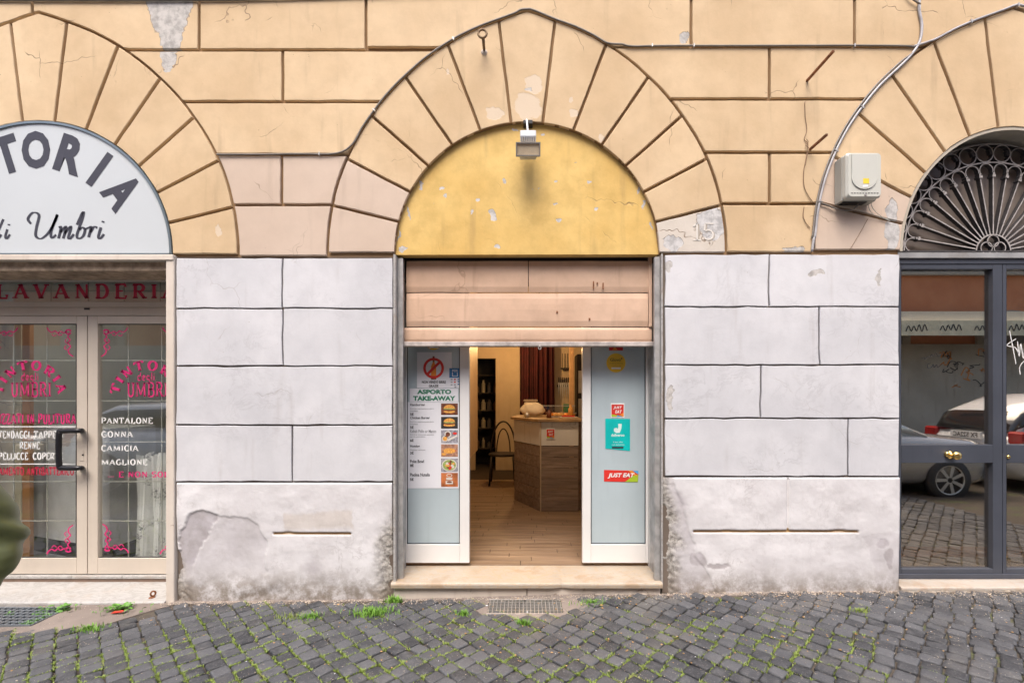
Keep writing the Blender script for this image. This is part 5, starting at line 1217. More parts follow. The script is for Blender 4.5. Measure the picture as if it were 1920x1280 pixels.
o = MB(); o.box(x0 + .02, x1 - .06, -.075, -.02, zb - .006, zb - .0005); o.build('cable_entry', M['black'], t)

# cables
def cable(name, pts, r, m, label, y=-.012, n=5, clips=None, ys=None):
    P = [Vector(W(a, b, 0)) + Vector((0, (ys[i] if ys else y), 0)) for i, (a, b) in enumerate(pts)]
    o = MB(); S = smooth_path(P, n); S = [p + Vector((0, 0, 1)) * .0012 * mnoise.noise(p * 6) for p in S]; o.tube(S, r, 8)
    t = thing(name, label, 'cable', P[0]); o.build('sheath', M[m], t, smooth=True)
    if clips:
        for (a, b, rot) in clips:
            o = MB(); x, _, z = W(a, b, 0); c_, s_ = math.cos(R(rot)), math.sin(R(rot)); h = r * 1.8
            pts_ = [(x + (u * c_ - v * s_), z + (u * s_ + v * c_)) for u, v in ((-.004, -h), (.004, -h), (.004, h), (-.004, h))]
            o.prism(pts_, y - r - .002, .0); o.build('clip', M['clip'], t)
    return t
ce = lambda k, a, off=0: (ARCH[k][0] + (rext(a) + off) * math.cos(R(a)), ARCH[k][1] - (rext(a) + off) * math.sin(R(a)))
pts = [(408, 291), (470, 291), (560, 290), (632, 289)] + [ce('c', a) for a in range(148, 92, -5)] + [(975, 21), (988, 19.5), (1000, 21)] + [ce('c', a) for a in (83, 78, 73, 69)] + [(1165, 85), (1185, 89), (1250, 88), (1400, 88), (1560, 87.5), (1680, 88), (1712, 90)]
cable('wall_cable', pts, .0068, 'cable', 'grey cable running over the centre arch and along the joint', -.010, 4, clips=[(600, 290, 0), ce('c', 137) + (47,), ce('c', 109) + (19,), (1300, 88, 0), (1222, 88, 0), (1600, 88, 0)])
ra = [(1720, -60), (1722, -10), (1721, 20), (1726, 50), (1722, 80), (1708, 103), (1690, 122)] + [ce('r', a) for a in (129, 136, 144, 152, 160, 168, 176)] + [(1524, 448), (1521, 472)]
cable('wall_cable', ra, .009, 'cable2', 'silver cable dropping from the roof and down the left of the gate arch', -.011, 4, clips=[(1721, 18, 0), ce('r', 137) + (47,), ce('r', 151) + (61,), ce('r', 166) + (76,)])
cable('wall_cable', [(a - 4.5 * (i > 5), b - 1 - 2 * (i > 5)) for i, (a, b) in enumerate(ra[:-1])], .006, 'cable', 'second cable hugging the silver one down the gate arch', -.013, 4)
cable('wall_cable', [(1712, 89), (1735, 82)] + [ce('r', a) for a in (110, 104, 98, 93)] + [(1900, 13), (1915, 14), (1960, 30), (2010, 45)], .008, 'cable2', 'cable climbing over the crown of the gate arch', -.012, 4, clips=[(1905, 13, 0), ce('r', 101) + (11,)])
cable('wall_cable', [(1722, 12), (1712, 6), (1700, -5), (1690, -40)], .006, 'cable', 'short cable branching off at the top right corner', -.018, 4)
cable('wall_cable', [(-400, 3), (-200, 2), (100, 3), (300, 3), (480, 1), (700, -6), (900, -14)], .008, 'cable', 'dark cable lying in the topmost joint at the upper left', -.010, 4)
cable('wall_cable', [(1531, 381), (1548, 386), (1562, 392), (1580, 398), (1592, 397), (1600, 388), (1600, 376)], .006, 'cable', 'looped cable feeding the underside of the utility box', 0, 5, ys=[-.012, -.014, -.018, -.03, -.045, -.05, -.05])
for k_, pts in enumerate(([(1622, 374), (1630, 392), (1645, 405), (1666, 415)], [(1624, 374), (1623, 390), (1632, 402), (1650, 409), (1668, 411)], [(1590, 396), (1620, 402), (1645, 408), (1667, 416)])):
    cable('thin_wire', pts, .0022, 'boxs', ('thin pale wire falling from the utility box to the patch', 'thin wire looping under the utility box', 'thin wire running straight along the joint under the box')[k_], 0, 5, ys=[-.05, -.03, -.02, -.01, -.008][:len(pts)])
cable('thin_wire', [(1508, 192), (1509, 220), (1512, 245), (1507, 262), (1514, 270), (1512, 288), (1509, 305), (1506, 325), (1507, 350), (1515, 368), (1526, 383)], .0025, 'wire', 'thin brown wire hanging past the short rod', -.006, 5)
cable('thin_wire', [(1510, 262), (1514, 268), (1509, 274), (1515, 280), (1511, 296), (1508, 312)], .002, 'wire', 'frayed wire knot beside the short rod', -.010, 5)
cable('thin_wire', [(1507, 388), (1505, 405), (1510, 418), (1518, 428)], .0025, 'wire', 'short loose wire curling below the thin brown one', -.006, 5)
cable('thin_wire', [(1627, 410), (1610, 440), (1592, 470)], .0016, 'wire', 'fine wire slanting down from the box joint', -.003, 4)

# ------------------------------------------------------------------ pavement
pv = empty('pavement'); pv['kind'] = 'structure'
def zgr(x, y): return zg(x, y)
gx = np.linspace(-9, 9, 289); gy = np.linspace(.30, -9, 151); NX_ = 289
def in_drain(x, y): return (-.262 < x < .25 and -.285 < y < -.06) or (-3.9 < x < -3.36 and -.33 < y < -.075)
v = [(x, y, zg(x, y) - .016) for y in gy for x in gx]
f = [(j * NX_ + i, (j + 1) * NX_ + i, (j + 1) * NX_ + i + 1, j * NX_ + i + 1) for j in range(150) for i in range(288) if not in_drain((gx[i] + gx[i + 1]) / 2, (gy[j] + gy[j + 1]) / 2)]
o = MB(); o.add(v, f); o.build('joint_bed', M['soil'], pv, smooth=True)
far = MB(); far.add([(-150, -150, -.35), (150, -150, -.35), (150, 40, -.35), (-150, 40, -.35)], [(0, 1, 2, 3)]); fo = far.build('ground', mat('far_asphalt', (.06, .06, .06), .9), None); fo['kind'] = 'structure'
a_ = .0985
VAR = []
random.seed(11)
for q in range(14):
    base = []
    for cx_, cy_, in ((1, 1), (-1, 1), (-1, -1), (1, -1)):
        jx, jy = random.uniform(-.085, .06), random.uniform(-.085, .06)
        for e in ((0, -1), (-1, 0)) if (cx_ * cy_ > 0) else ((-1, 0), (0, -1)):
            c = random.uniform(.12, .26); base.append((cx_ * (1 + jx) + e[0] * cx_ * c, cy_ * (1 + jy) + e[1] * cy_ * c))
    h = a_ / 2 * .955
    rings = []
    for k, z in ((1.0, -.035), (1.0, -.005), (.945, .0), (.62, .0012)):
        rings.append([(x * h * k, y * h * k, z + (random.uniform(-.0022, .0018) if z > -.004 else 0)) for x, y in base])
    vs = sum(rings, []) + [(random.uniform(-.005, .005), random.uniform(-.005, .005), random.uniform(.0, .003))]
    fs = []
    for r_ in range(3):
        for i in range(8): j = (i + 1) % 8; fs.append((r_ * 8 + i, r_ * 8 + j, r_ * 8 + 8 + j, r_ * 8 + 8 + i))
    for i in range(8): fs.append((24 + i, 24 + (i + 1) % 8, 32))
    VAR.append((np.array(vs), fs))
VM = []
for vs, fs in VAR:
    me = bpy.data.meshes.new('cobble'); me.from_pydata(vs.tolist(), [], fs); me.materials.append(M['basalt']); me.polygons.foreach_set('use_smooth', [False] * 16 + [True] * (len(fs) - 16)); VM.append(me)
def in_pad(x, y):                            # places without setts
    if y > -.045 + .02 * mnoise.noise(Vector((x * 4, 0, 0))): return True
    if WX(900) < x < WX(1075) and y > -.30 + .07 * abs(x - .03): return True
    px_ = VX + x * F / (D + y)
    if x < -2.35 and y > -.38 + .0 * x + .30 * max(0, (x + 2.9)) * 1.5: return x < -2.62 or y > -.09
    if WX(1255) < x < WX(1400) and y > -.10 - .04 * math.sin(x * 9): return True
    return False
cells = []
N_ = 95
for i in range(-N_, N_):
    for j in range(-N_, N_):
        u = i * a_ + .03 * 0; v_ = (j + .02) * a_
        # broken bond: setts shift a little from row to row, rows bend gently
        u += .012 * math.sin(j * 1.3) + .010 * mnoise.noise(Vector((i * .21, j * .21, 0))); v_ += .014 * math.sin(i * .07 + 1) + .010 * mnoise.noise(Vector((i * .21, j * .21, 5)))
        x = (u + v_) * .70711; y = (-u + v_) * .70711 - 1.2
        if abs(x) > 5.6 or y > 0 or y < -6.4: continue
        if in_pad(x, y): continue
        Z = D + y
        vis = False
        if Z > 1.5:
            px = VX + x * F / Z; py = VY + (EYE - zg(x, y)) * F / Z
            vis = -20 < px < 1940 and py < 1300
        cells.append((x, y, Z, vis))
vis = sorted([c for c in cells if c[3]], key=lambda c: c[2]); single = set((c[0], c[1]) for c in vis[:300])
print('setts', len(cells), 'in view', len(vis))
AV = []; AF = []; AT = []; nb = 0
rs = random.Random(5)
for (x, y, Z, vv) in cells:
    q = rs.randrange(14); rot = R(45 + 90 * rs.randrange(4) + rs.uniform(-5, 5)); sx_, sy_ = rs.uniform(.88, 1.05), rs.uniform(.90, 1.05); z = zg(x, y) + rs.uniform(-.004, .004); tx, ty = rs.gauss(0, .020), rs.gauss(0, .020)
    if (x, y) in single:
        ob = bpy.data.objects.new('cobble', VM[q]); C.objects.link(ob); ob.parent = pv; ob.location = (x, y, z); ob.rotation_euler = (tx, ty, rot); ob.scale = (sx_, sy_, 1)
    else:
        V = VAR[q][0] * np.array([sx_, sy_, 1]); c_, s_ = math.cos(rot), math.sin(rot)
        V2 = np.stack([V[:, 0] * c_ - V[:, 1] * s_ + x, V[:, 0] * s_ + V[:, 1] * c_ + y, V[:, 2] + z + V[:, 0] * ty + V[:, 1] * tx], -1)
        AV.append(V2); AF += [tuple(k + nb for k in f_) for f_ in VAR[q][1]]; nb += len(V2); AT += [rs.random()] * len(V2)
me = bpy.data.meshes.new('cobble_field'); me.from_pydata(np.concatenate(AV).tolist(), [], AF); me.materials.append(M['basalt'])
at = me.attributes.new('tone', 'FLOAT', 'POINT'); at.data.foreach_set('value', AT)
ob = bpy.data.objects.new('cobble_field', me); C.objects.link(ob); ob.parent = pv; ob['kind'] = 'stuff'
# cement strip at the foot of the wall and pads round the drains
def pad(name, pts, zoff, seed, label=None, hole=None):
    o = MB(); k = len(pts); S = []
    for i in range(k):
        a, b = Vector(pts[i]), Vector(pts[(i + 1) % k])
        for q in range(6):
            p = a + (b - a) * q / 6; nz = mnoise.noise_vector(Vector((p.x * 14, p.y * 14, seed))); S.append((p.x + nz.x * .012, p.y + nz.y * .012))
    n = len(S); 
    v = [(x, y, zg(x, y) + zoff) for x, y in S] + [(x, y, zg(x, y) - .04) for x, y in S]
    o.add(v, [tuple(range(n))] + [(i, (i + 1) % n, n + (i + 1) % n, n + i) for i in range(n)])
    return o.build(name, M['concrete'], pv, label=label)
pad('cement_strip', [(-2.65, .05), (2.83, .05), (2.83, -.02), (1.9, -.035), (1.4, -.08), (1.15, -.09), (1.03, -.04), (-.95, -.03), (-1.6, -.025), (-2.65, -.05)], -.006, 1)
gx0, gx1, gy0, gy1 = WX(918, -.05), WX(1052, -.1), -.285, -.065
for pts in ([(-.40, -.0), (gx0, -.0), (gx0, -.32), (-.30, -.33), (-.40, -.20)], [(gx1, 0), (.52, 0), (.44, -.2), (.36, -.31), (gx1, -.32)], [(gx0, gy1 + .0), (gx1, gy1), (gx1, .02), (gx0, .02)], [(gx0, gy0), (gx1, gy0), (gx1, -.335), (.05, -.36), (gx0, -.34)]):
    pad('cement_pad', pts, -.003, len(pts) + pts[0][0] * 9)
# centre drain
t = thing('drain_grate', 'galvanised wire grate over the dark drain in front of the step', 'drain grate', (.0, -.17, zg(0, -.17)))
zt_ = zg(0, -.17) - .002
o = MB(); o.box(gx0 + .003, gx1 - .003, gy0 + .003, gy1 - .003, zt_ - .25, zt_ - .24); o.box(gx0 - .01, gx0 + .002, gy0, gy1, zt_ - .25, zt_ - .01); o.box(gx1 - .002, gx1 + .01, gy0, gy1, zt_ - .25, zt_ - .01); o.box(gx0, gx1, gy1 - .002, gy1 + .01, zt_ - .25, zt_ - .01); o.build('pit', M['darkgap'], t)
for i in range(20): o = MB(); x = gx0 + .008 + i * (gx1 - gx0 - .016) / 19; o.box(x - .0015, x + .0015, gy0, gy1, zt_ - .018, zt_); o.build('bar', M['clip'], t)
for i in range(6): o = MB(); y = gy0 + .004 + i * (gy1 - gy0 - .008) / 5; o.box(gx0, gx1, y - .0016, y + .0016, zt_ - .016, zt_ + .0015); o.build('bar', M['clip'], t)
for y_ in (gy0 - .003, gy1 + .0): o = MB(); o.box(gx0 - .004, gx1 + .004, y_, y_ + .004, zt_ - .02, zt_ + .002); o.build('frame', M['barsteel'], t)
# left drain
lx0, lx1, ly0, ly1 = -3.85, WX(117, -.12), -.33, -.075
for pts in ([(-3.9, ly1), (lx1, ly1), (-2.60, -.06), (-2.62, -.035), (-3.9, -.035)], [(lx1, ly1), (-2.60, -.06), (-2.74, -.2), (-2.86, -.36), (-3.02, -.43), (-3.9, -.44), (-3.9, ly0), (lx1 - .10, ly0), (lx1 - .02, ly0 + .06)]): pad('cement_pad', pts, -.004, 5 + pts[0][0])
t = thing('drain_cover', 'dark plastic drain grid with weeds by the laundry threshold', 'drain cover', (-3.2, -.2, zg(-3.2)))
zt_ = zg(-3.1, -.2) - .004; dp = mat('dark_plastic_grid', (.12, .135, .15), .5, dirt=.3)
o = MB(); o.box(lx0, lx1, ly0, ly1, zt_ - .12, zt_ - .11); o.build('pit', M['darkgap'], t)
nn_ = 11
for i in range(nn_ + 1): o = MB(); x = lx0 + i * (lx1 - lx0) / nn_; o.box(x - .005, x + .005, ly0, ly1, zt_ - .02, zt_); o.build('bar', dp, t, bevel=.0015)
for i in range(7): o = MB(); y = ly0 + i * (ly1 - ly0) / 6; o.box(lx0, lx1, y - .005, y + .005, zt_ - .021, zt_ + .001); o.build('bar', dp, t, bevel=.0015)
# rusty ring bolt on the laundry threshold
t = thing('rusty_bolt', 'rusty shutter ring bolt on the white laundry threshold', 'ring bolt', (WX(287, .06), .06, .0)); x, y = WX(287, .06), .06
o = MB(); o.tube([(x + .016 * math.cos(R(a)) * .7, y + .010 * math.cos(R(a)), .026 + .018 * math.sin(R(a))) for a in range(0, 360, 24)], .006, 8, closed=True); o.build('ring', M['rust'], t, smooth=True)
o = MB(); o.lathez([(.001, .004), (.02, .003), (.022, -.001)], x, y - .01, 14); o.build('plate', M['rust'], t)
ob = MB().prism([(-2.93, zg(-2.9) + .002), (-2.85, zg(-2.9) + .012), (-2.84, zg(-2.9) + .018), (-2.92, zg(-2.9) + .010)], -.20, -.175).build('plastic_shard', M['red'], None); tag(ob, 'red plastic shard lying beside the laundry drain cover', 'shard')

# grass and moss in the joints
def blades(P, hmin, hmax, name, m, parent=None, wd=.0022, spread=.5, seg=1):
    V = []; Fc = []; k = 0; rs = random.Random(9)
    for (x, y, z, hs) in P:
        h = rs.uniform(hmin, hmax) * hs; a = rs.uniform(0, 6.283); l = rs.uniform(.1, spread) * h; wx, wy = math.cos(a + 1.57) * wd * hs ** .4, math.sin(a + 1.57) * wd * hs ** .4
        mx, my = math.cos(a) * l * .4, math.sin(a) * l * .4
        V += [(x - wx, y - wy, z), (x + wx, y + wy, z), (x + mx - wx * .9, y + my - wy * .9, z + h * .6), (x + mx + wx * .9, y + my + wy * .9, z + h * .6), (x + math.cos(a) * l, y + math.sin(a) * l, z + h)]
        Fc += [(k, k + 1, k + 3, k + 2), (k + 2, k + 3, k + 4)]; k += 5
    me = bpy.data.meshes.new(name); me.from_pydata(V, [], Fc); me.materials.append(M[m]); ob = bpy.data.objects.new(name, me); C.objects.link(ob)
    if parent: ob.parent = parent
    return ob
P = []
rs = random.Random(21)
for (x, y, Z, vv) in cells:
    if not vv and not (Z > 1.6): continue
    if Z < 1.6: continue
    px = VX + x * F / Z
    dens = mnoise.noise(Vector((x * 1.3, y * 1.9, 2))) * .9 + mnoise.noise(Vector((x * 5, y * 5, 3))) * .6 + .28
    dens += .25 * math.exp(-((px - 450) / 420) ** 2) + .18 * math.exp(-((px - 1150) / 380) ** 2) - .55 * (px > 1650) - .25 * (px > 1480)
    dens -= .5 * max(0, (y + .30)) / .3 if y > -.3 else 0
    if dens < .08: continue
    dens = min(max(0, dens - .12) * 1.3, .8)
    if dens <= 0.02: continue
    for s_ in range(2):
        if rs.random() < .26: continue
        n = int(dens * 165)
        for _ in range(n):
            t_ = rs.uniform(-.55, .55) * a_; w_ = rs.gauss(0, .0045); e = a_ / 2 + w_
            u, v_ = (e, t_) if s_ == 0 else (t_, e)
            if mnoise.noise(Vector((x * 30 + u * 60, y * 30 + v_ * 60, 1))) < -.10: continue
            X_ = x + (u + v_) * .70711; Y_ = y + (-u + v_) * .70711
            P.append((X_, Y_, zg(X_, Y_) - .012, 1))
print('blades', len(P))
gob = blades(P, .010, .018, 'grass', 'grass', wd=.0024, spread=1.1); gob['kind'] = 'stuff'
def tuft(px, py, n, rad, hs, label, name='weed_tuft', m='plant'):
    Z = (EYE - .04) * F / (py - VY); x, y = (px - VX) * Z / F, Z - D; rs_ = random.Random(px); PP = []
    for _ in range(n):
        a, r_ = rs_.uniform(0, 6.28), abs(rs_.gauss(0, rad)); PP.append((x + r_ * math.cos(a) * 1.4, y + r_ * math.sin(a) * .7, zg(x, y) - .005, hs * rs_.uniform(.6, 1.2)))
    ob = blades(PP, .03, .055, name, m, wd=.003, spread=.9); tag(ob, label, 'weed', 'weeds growing out of the pavement')
M['tuftg'] = mat('fresh_grass', (.16, .32, .04), .55, var=.3, scale=30)
tuft(700, 1143, 420, .06, .95, 'bright green grass tuft left of the marble step', m='tuftg'); tuft(738, 1122, 220, .03, 1.0, 'grass tuft against the left end of the step', m='tuftg')
tuft(1177, 1109, 160, .035, .75, 'dry green tuft at the foot of the step, right side', m='grass'); tuft(980, 1168, 140, .02, .8, 'small grass tuft just below the drain grate', m='tuftg')
tuft(1112, 1133, 200, .045, .6, 'weeds in the joints right of the drain grate', m='tuftg'); tuft(868, 1148, 110, .022, .8, 'little tuft left of the drain grate', m='tuftg')
tuft(545, 1150, 160, .05, .6, 'olive tuft in front of the left pier', m='grass'); tuft(585, 1150, 120, .03, .8, 'second tuft in front of the left pier, nearer the step', m='tuftg'); tuft(168, 1165, 200, .05, .7, 'grass trailing from the cement pad right of the drain cover', m='tuftg')
tuft(1612, 1158, 110, .03, .6, 'weeds between setts in front of the right pier', m='grass')
# leafy weed by the drain cover
def leafy(cx_, cy_, n, rad, label, seed):
    rs_ = random.Random(seed); t = thing('weed_plant', label, 'plant', (cx_, cy_, zg(cx_, cy_)), 'leafy weeds on the drain cover'); st_ = MB()
    proto = None
    for i in range(n):
        a = rs_.uniform(0, 6.28); r_ = abs(rs_.gauss(0, rad)); x, y = cx_ + r_ * math.cos(a) * 1.6, cy_ + r_ * math.sin(a) * .8; z = zg(x, y) + rs_.uniform(.003, .035); s_ = rs_.uniform(.6, 1.9)
        if proto is None:
            o = MB(); o.add([(0, 0, 0), (.006, .004, .001), (.009, .011, .0), (.004, .019, -.001), (0, .022, -.002), (-.004, .019, -.001), (-.009, .011, 0), (-.006, .004, .001), (0, .011, -.002)], [(8, k, (k + 1) % 8) for k in range(8)])
            ob = o.build('leaf', M['plant'], t, fix=False); proto = ob.data
        else: ob = bpy.data.objects.new('leaf', proto); C.objects.link(ob); ob.parent = t
        ob.location = Vector((x, y, z)) - t.location; ob.rotation_euler = (rs_.uniform(-.5, .6), rs_.uniform(-.5, .5), a); ob.scale = (s_, s_, s_)
        st_.tube([(x, y, zg(x, y) - .01), (x, y, z)], .0012, 4)
    st_.build('stem', M['plant'], t)
leafy(-2.93, -.13, 70, .055, 'leafy green weed overgrowing the right end of the drain cover', 1); leafy(-3.35, -.12, 40, .04, 'leafy green weed at the left frame edge on the drain cover', 2)
P = []
rs = random.Random(4)
for _ in range(2600):
    x = lx0 + (lx1 - lx0) * rs.random() ** .7; y = rs.uniform(ly0, ly1)
    if mnoise.noise(Vector((x * 9, y * 9, 4))) + (x + 3.2) * .7 > .05: P.append((x, y, zt_ - .02, .8))
ob = blades(P, .015, .04, 'moss', 'plant', wd=.003, spread=1.0); ob['kind'] = 'stuff'
# debris along the wall foot and in joints
def scatter(name, n, m, fn, smin, smax, seed, kind='stuff'):
    rs_ = random.Random(seed); V = []; Fc = []; k = 0
    for _ in range(n):
        x, y = fn(rs_); s_ = rs_.uniform(smin, smax) * (1.6 if rs_.random() < .06 else 1); z = zg(x, y) + s_ * .25; a = rs_.uniform(0, 6.28)
        pts = [(1, 0, 0), (.2, .8, .1), (-.9, .3, 0), (-.3, -.9, .05), (.1, .05, .7), (0, 0, -.6)]
        for p in pts:
            q_ = [p[0] * rs_.uniform(.6, 1.2) * s_, p[1] * rs_.uniform(.5, 1.1) * s_, p[2] * rs_.uniform(.4, 1) * s_]
            V.append((x + q_[0] * math.cos(a) - q_[1] * math.sin(a), y + q_[0] * math.sin(a) + q_[1] * math.cos(a), z + q_[2]))
        for i in range(4): j = (i + 1) % 4; Fc += [(k + i, k + j, k + 4), (k + j, k + i, k + 5)]
        k += 6
    me = bpy.data.meshes.new(name); me.from_pydata(V, [], Fc); me.materials.append(M[m]); ob = bpy.data.objects.new(name, me); C.objects.link(ob); ob['kind'] = kind
scatter('gravel', 3800, 'debris', lambda r: (r.uniform(-2.7, 4.3), -.02 - abs(r.gauss(0, .05))), .002, .0065, 1)
scatter('grit', 4200, 'debris', lambda r: (r.uniform(-3.6, 4.4), -r.uniform(0, 1.1)), .0015, .004, 2)
scatter('leaf_litter', 420, 'leaf_dry', lambda r: (r.gauss(.8, 1.5), -r.uniform(.02, .9)), .004, .010, 3)
scatter('grit', 1500, 'debris', lambda r: (r.uniform(1.6, 3.9), -abs(r.gauss(.12, .16))), .0015, .005, 8)
scatter('litter', 60, 'paper', lambda r: (r.uniform(-3, 4), -r.uniform(.04, .95)), .003, .006, 6)

# ------------------------------------------------------------------ the person at the left edge
def skin(name, nodes, edges, m, parent, sub=2, disp=0, dscale=12, root=0):
    me = bpy.data.meshes.new(name); me.from_pydata([n[:3] for n in nodes], edges, [])
    ob = bpy.data.objects.new(name, me); C.objects.link(ob)
    md = ob.modifiers.new('s', 'SKIN'); md.use_smooth_shade = True; md.branch_smoothing = .6
    for i, n in enumerate(nodes):
        r_ = n[3]; me.skin_vertices[0].data[i].radius = r_ if isinstance(r_, tuple) else (r_, r_)
    me.skin_vertices[0].data[root].use_root = True
    sb = ob.modifiers.new('u', 'SUBSURF'); sb.levels = sub; sb.render_levels = sub
    bpy.context.view_layer.update(); dg = bpy.context.evaluated_depsgraph_get(); ev = ob.evaluated_get(dg); nm = bpy.data.meshes.new_from_object(ev)
    ob.modifiers.clear(); ob.data = nm; bpy.data.meshes.remove(me); nm.name = name
    if disp:
        for v in nm.vertices:
            p = v.co; k = 1.2 * mnoise.noise(Vector((p.x * dscale * .4 + 3, p.y * dscale * .4, p.z * dscale * 1.5 + p.x * 9))) + .12 * mnoise.noise(Vector((p.x * dscale, p.y * dscale, p.z * dscale * 4))); v.co = p + v.normal * disp * k
    nm.materials.clear(); nm.materials.append(m); nm.polygons.foreach_set('use_smooth', [True] * len(nm.polygons)); ob.parent = parent; return ob
pz = zg(-2.05, -1.9)
pr = thing('person', 'person in olive green jacket at the left edge, hand in pocket', 'person', (-1.995, -2.13, pz))
sk = mat('skin', (.50, .30, .21), .5); jk = mat('olive_nylon', (.115, .125, .042), .42, var=.12, scale=5, bump=.1, bscale=30); tr = mat('black_trousers', (.02, .02, .025), .8); shm = mat('dark_shoe', (.03, .025, .02), .5); hr = mat('brown_hair', (.05, .03, .02), .6, bump=.8, bscale=80)
# local frame: figure faces -X; near arm is on -Y side
body = [(0, 0, .95, (.12, .15)), (0, 0, 1.15, (.105, .14)), (.01, 0, 1.34, (.12, .17)), (0, 0, 1.46, (.07, .08)), (-.01, 0, 1.55, .052), (-.02, 0, 1.63, (.085, .072)), (-.03, 0, 1.71, (.075, .07)),
        (.01, -.19, 1.40, .055), (.20, -.23, 1.11, .043), (-.02, -.20, .95, .033), (.01, .19, 1.40, .055), (.06, .23, 1.11, .043), (-.03, .22, .86, .033),
        (0, -.10, .88, .09), (-.06, -.10, .50, .06), (-.02, -.10, .10, .042), (-.14, -.11, .05, .035), (0, .10, .88, .09), (.08, .10, .50, .06), (.20, .10, .14, .042), (.12, .11, .05, .035)]
be = [(0, 1), (1, 2), (2, 3), (3, 4), (4, 5), (5, 6), (2, 7), (7, 8), (8, 9), (2, 10), (10, 11), (11, 12), (0, 13), (13, 14), (14, 15), (15, 16), (0, 17), (17, 18), (18, 19), (19, 20)]
# hand nodes: palm then five fingers on the free (far) hand; near hand sits in the pocket, also full
def hand(nodes, edges, w_, side):
    b = len(nodes); nodes.append((w_[0] - .01, w_[1], w_[2] - .05, (.03, .018))); edges.append((w_[4], b))
    for i, (dy, ln) in enumerate(((-.027, .065), (-.009, .078), (.009, .074), (.026, .058))):
        k = len(nodes); nodes.append((w_[0] - .02, w_[1] + dy, w_[2] - .09, .0095)); nodes.append((w_[0] - .03, w_[1] + dy, w_[2] - .09 - ln * .5, .009)); nodes.append((w_[0] - .022, w_[1] + dy, w_[2] - .09 - ln, .008)); edges.extend([(b, k), (k, k + 1), (k + 1, k + 2)])
    k = len(nodes); nodes.append((w_[0] - .045, w_[1] + side * .02, w_[2] - .06, .010)); nodes.append((w_[0] - .06, w_[1] + side * .022, w_[2] - .095, .009)); edges.extend([(b, k), (k, k + 1)])
hand(body, be, (-.03, .22, .86, 0, 12), -1); hand(body, be, (-.02, -.20, .95, 0, 9), 1)
skin('body', body, be, sk, pr, 2)
jn = [(0, 0, .92, (.155, .20)), (0, 0, 1.10, (.15, .195)), (.01, 0, 1.30, (.155, .20)), (0, 0, 1.44, (.10, .13)), (-.005, 0, 1.50, (.075, .075)),
      (.03, -.215, 1.40, .082), (.10, -.235, 1.26, .088), (.215, -.262, 1.07, .086), (.17, -.262, .97, .088), (.06, -.225, .90, .070), (.01, .21, 1.39, .08), (.07, .245, 1.11, .075), (-.02, .23, .90, .055)]
je = [(0, 1), (1, 2), (2, 3), (3, 4), (2, 5), (5, 6), (6, 7), (7, 8), (8, 9), (2, 10), (10, 11), (11, 12)]
skin('jacket', jn, je, jk, pr, 4, .017, 13)
tn = [(0, 0, .90, (.13, .165)), (0, -.10, .82, .105), (-.06, -.105, .50, .082), (-.02, -.10, .12, .065), (0, .10, .82, .105), (.08, .105, .50, .082), (.19, .10, .15, .065)]
skin('trousers', tn, [(0, 1), (1, 2), (2, 3), (0, 4), (4, 5), (5, 6)], tr, pr, 2, .006, 10)
skin('shoe', [(.02, -.10, .05, .045), (-.06, -.105, .045, .045), (-.17, -.11, .035, .038)], [(0, 1), (1, 2)], shm, pr, 2); skin('shoe', [(.24, .10, .07, .045), (.17, .105, .05, .045), (.07, .11, .035, .038)], [(0, 1), (1, 2)], shm, pr, 2)
skin('hair', [(.0, 0, 1.74, (.10, .085)), (.03, 0, 1.66, (.085, .085)), (.045, 0, 1.59, .06)], [(0, 1), (1, 2)], hr, pr, 2, .006, 20)
o = MB(); zf = pz + 1.66; xf = -1.995 - .112; yf = -2.13
o.tube([(xf + .005, yf, zf + .02), (xf - .022, yf, zf - .025), (xf - .004, yf, zf - .032)], [.006, .013, .009], 8); ob = o.build('nose', sk, pr, smooth=True)
for sy in (-1, 1):
    o = MB(); o.lathez([(.001, zf + .008), (.010, zf + .016), (.001, zf + .024)], xf + .016, yf + sy * .03, 10); o.build('eye', M['ink'], pr, smooth=True)
    o = MB(); o.tube([(-1.995 - .01 + .02 * math.cos(R(a)), yf + sy * .082, zf + .01 + .03 * math.sin(R(a))) for a in range(0, 360, 30)], .008, 6, closed=True); o.build('ear', sk, pr, smooth=True)
o = MB(); o.tube([(xf + .018, yf - .024, zf - .055), (xf + .004, yf, zf - .057), (xf + .018, yf + .024, zf - .055)], .006, 6); o.build('mouth', mat('lip', (.38, .14, .12), .5), pr, smooth=True)

pr.rotation_euler.z = R(90)
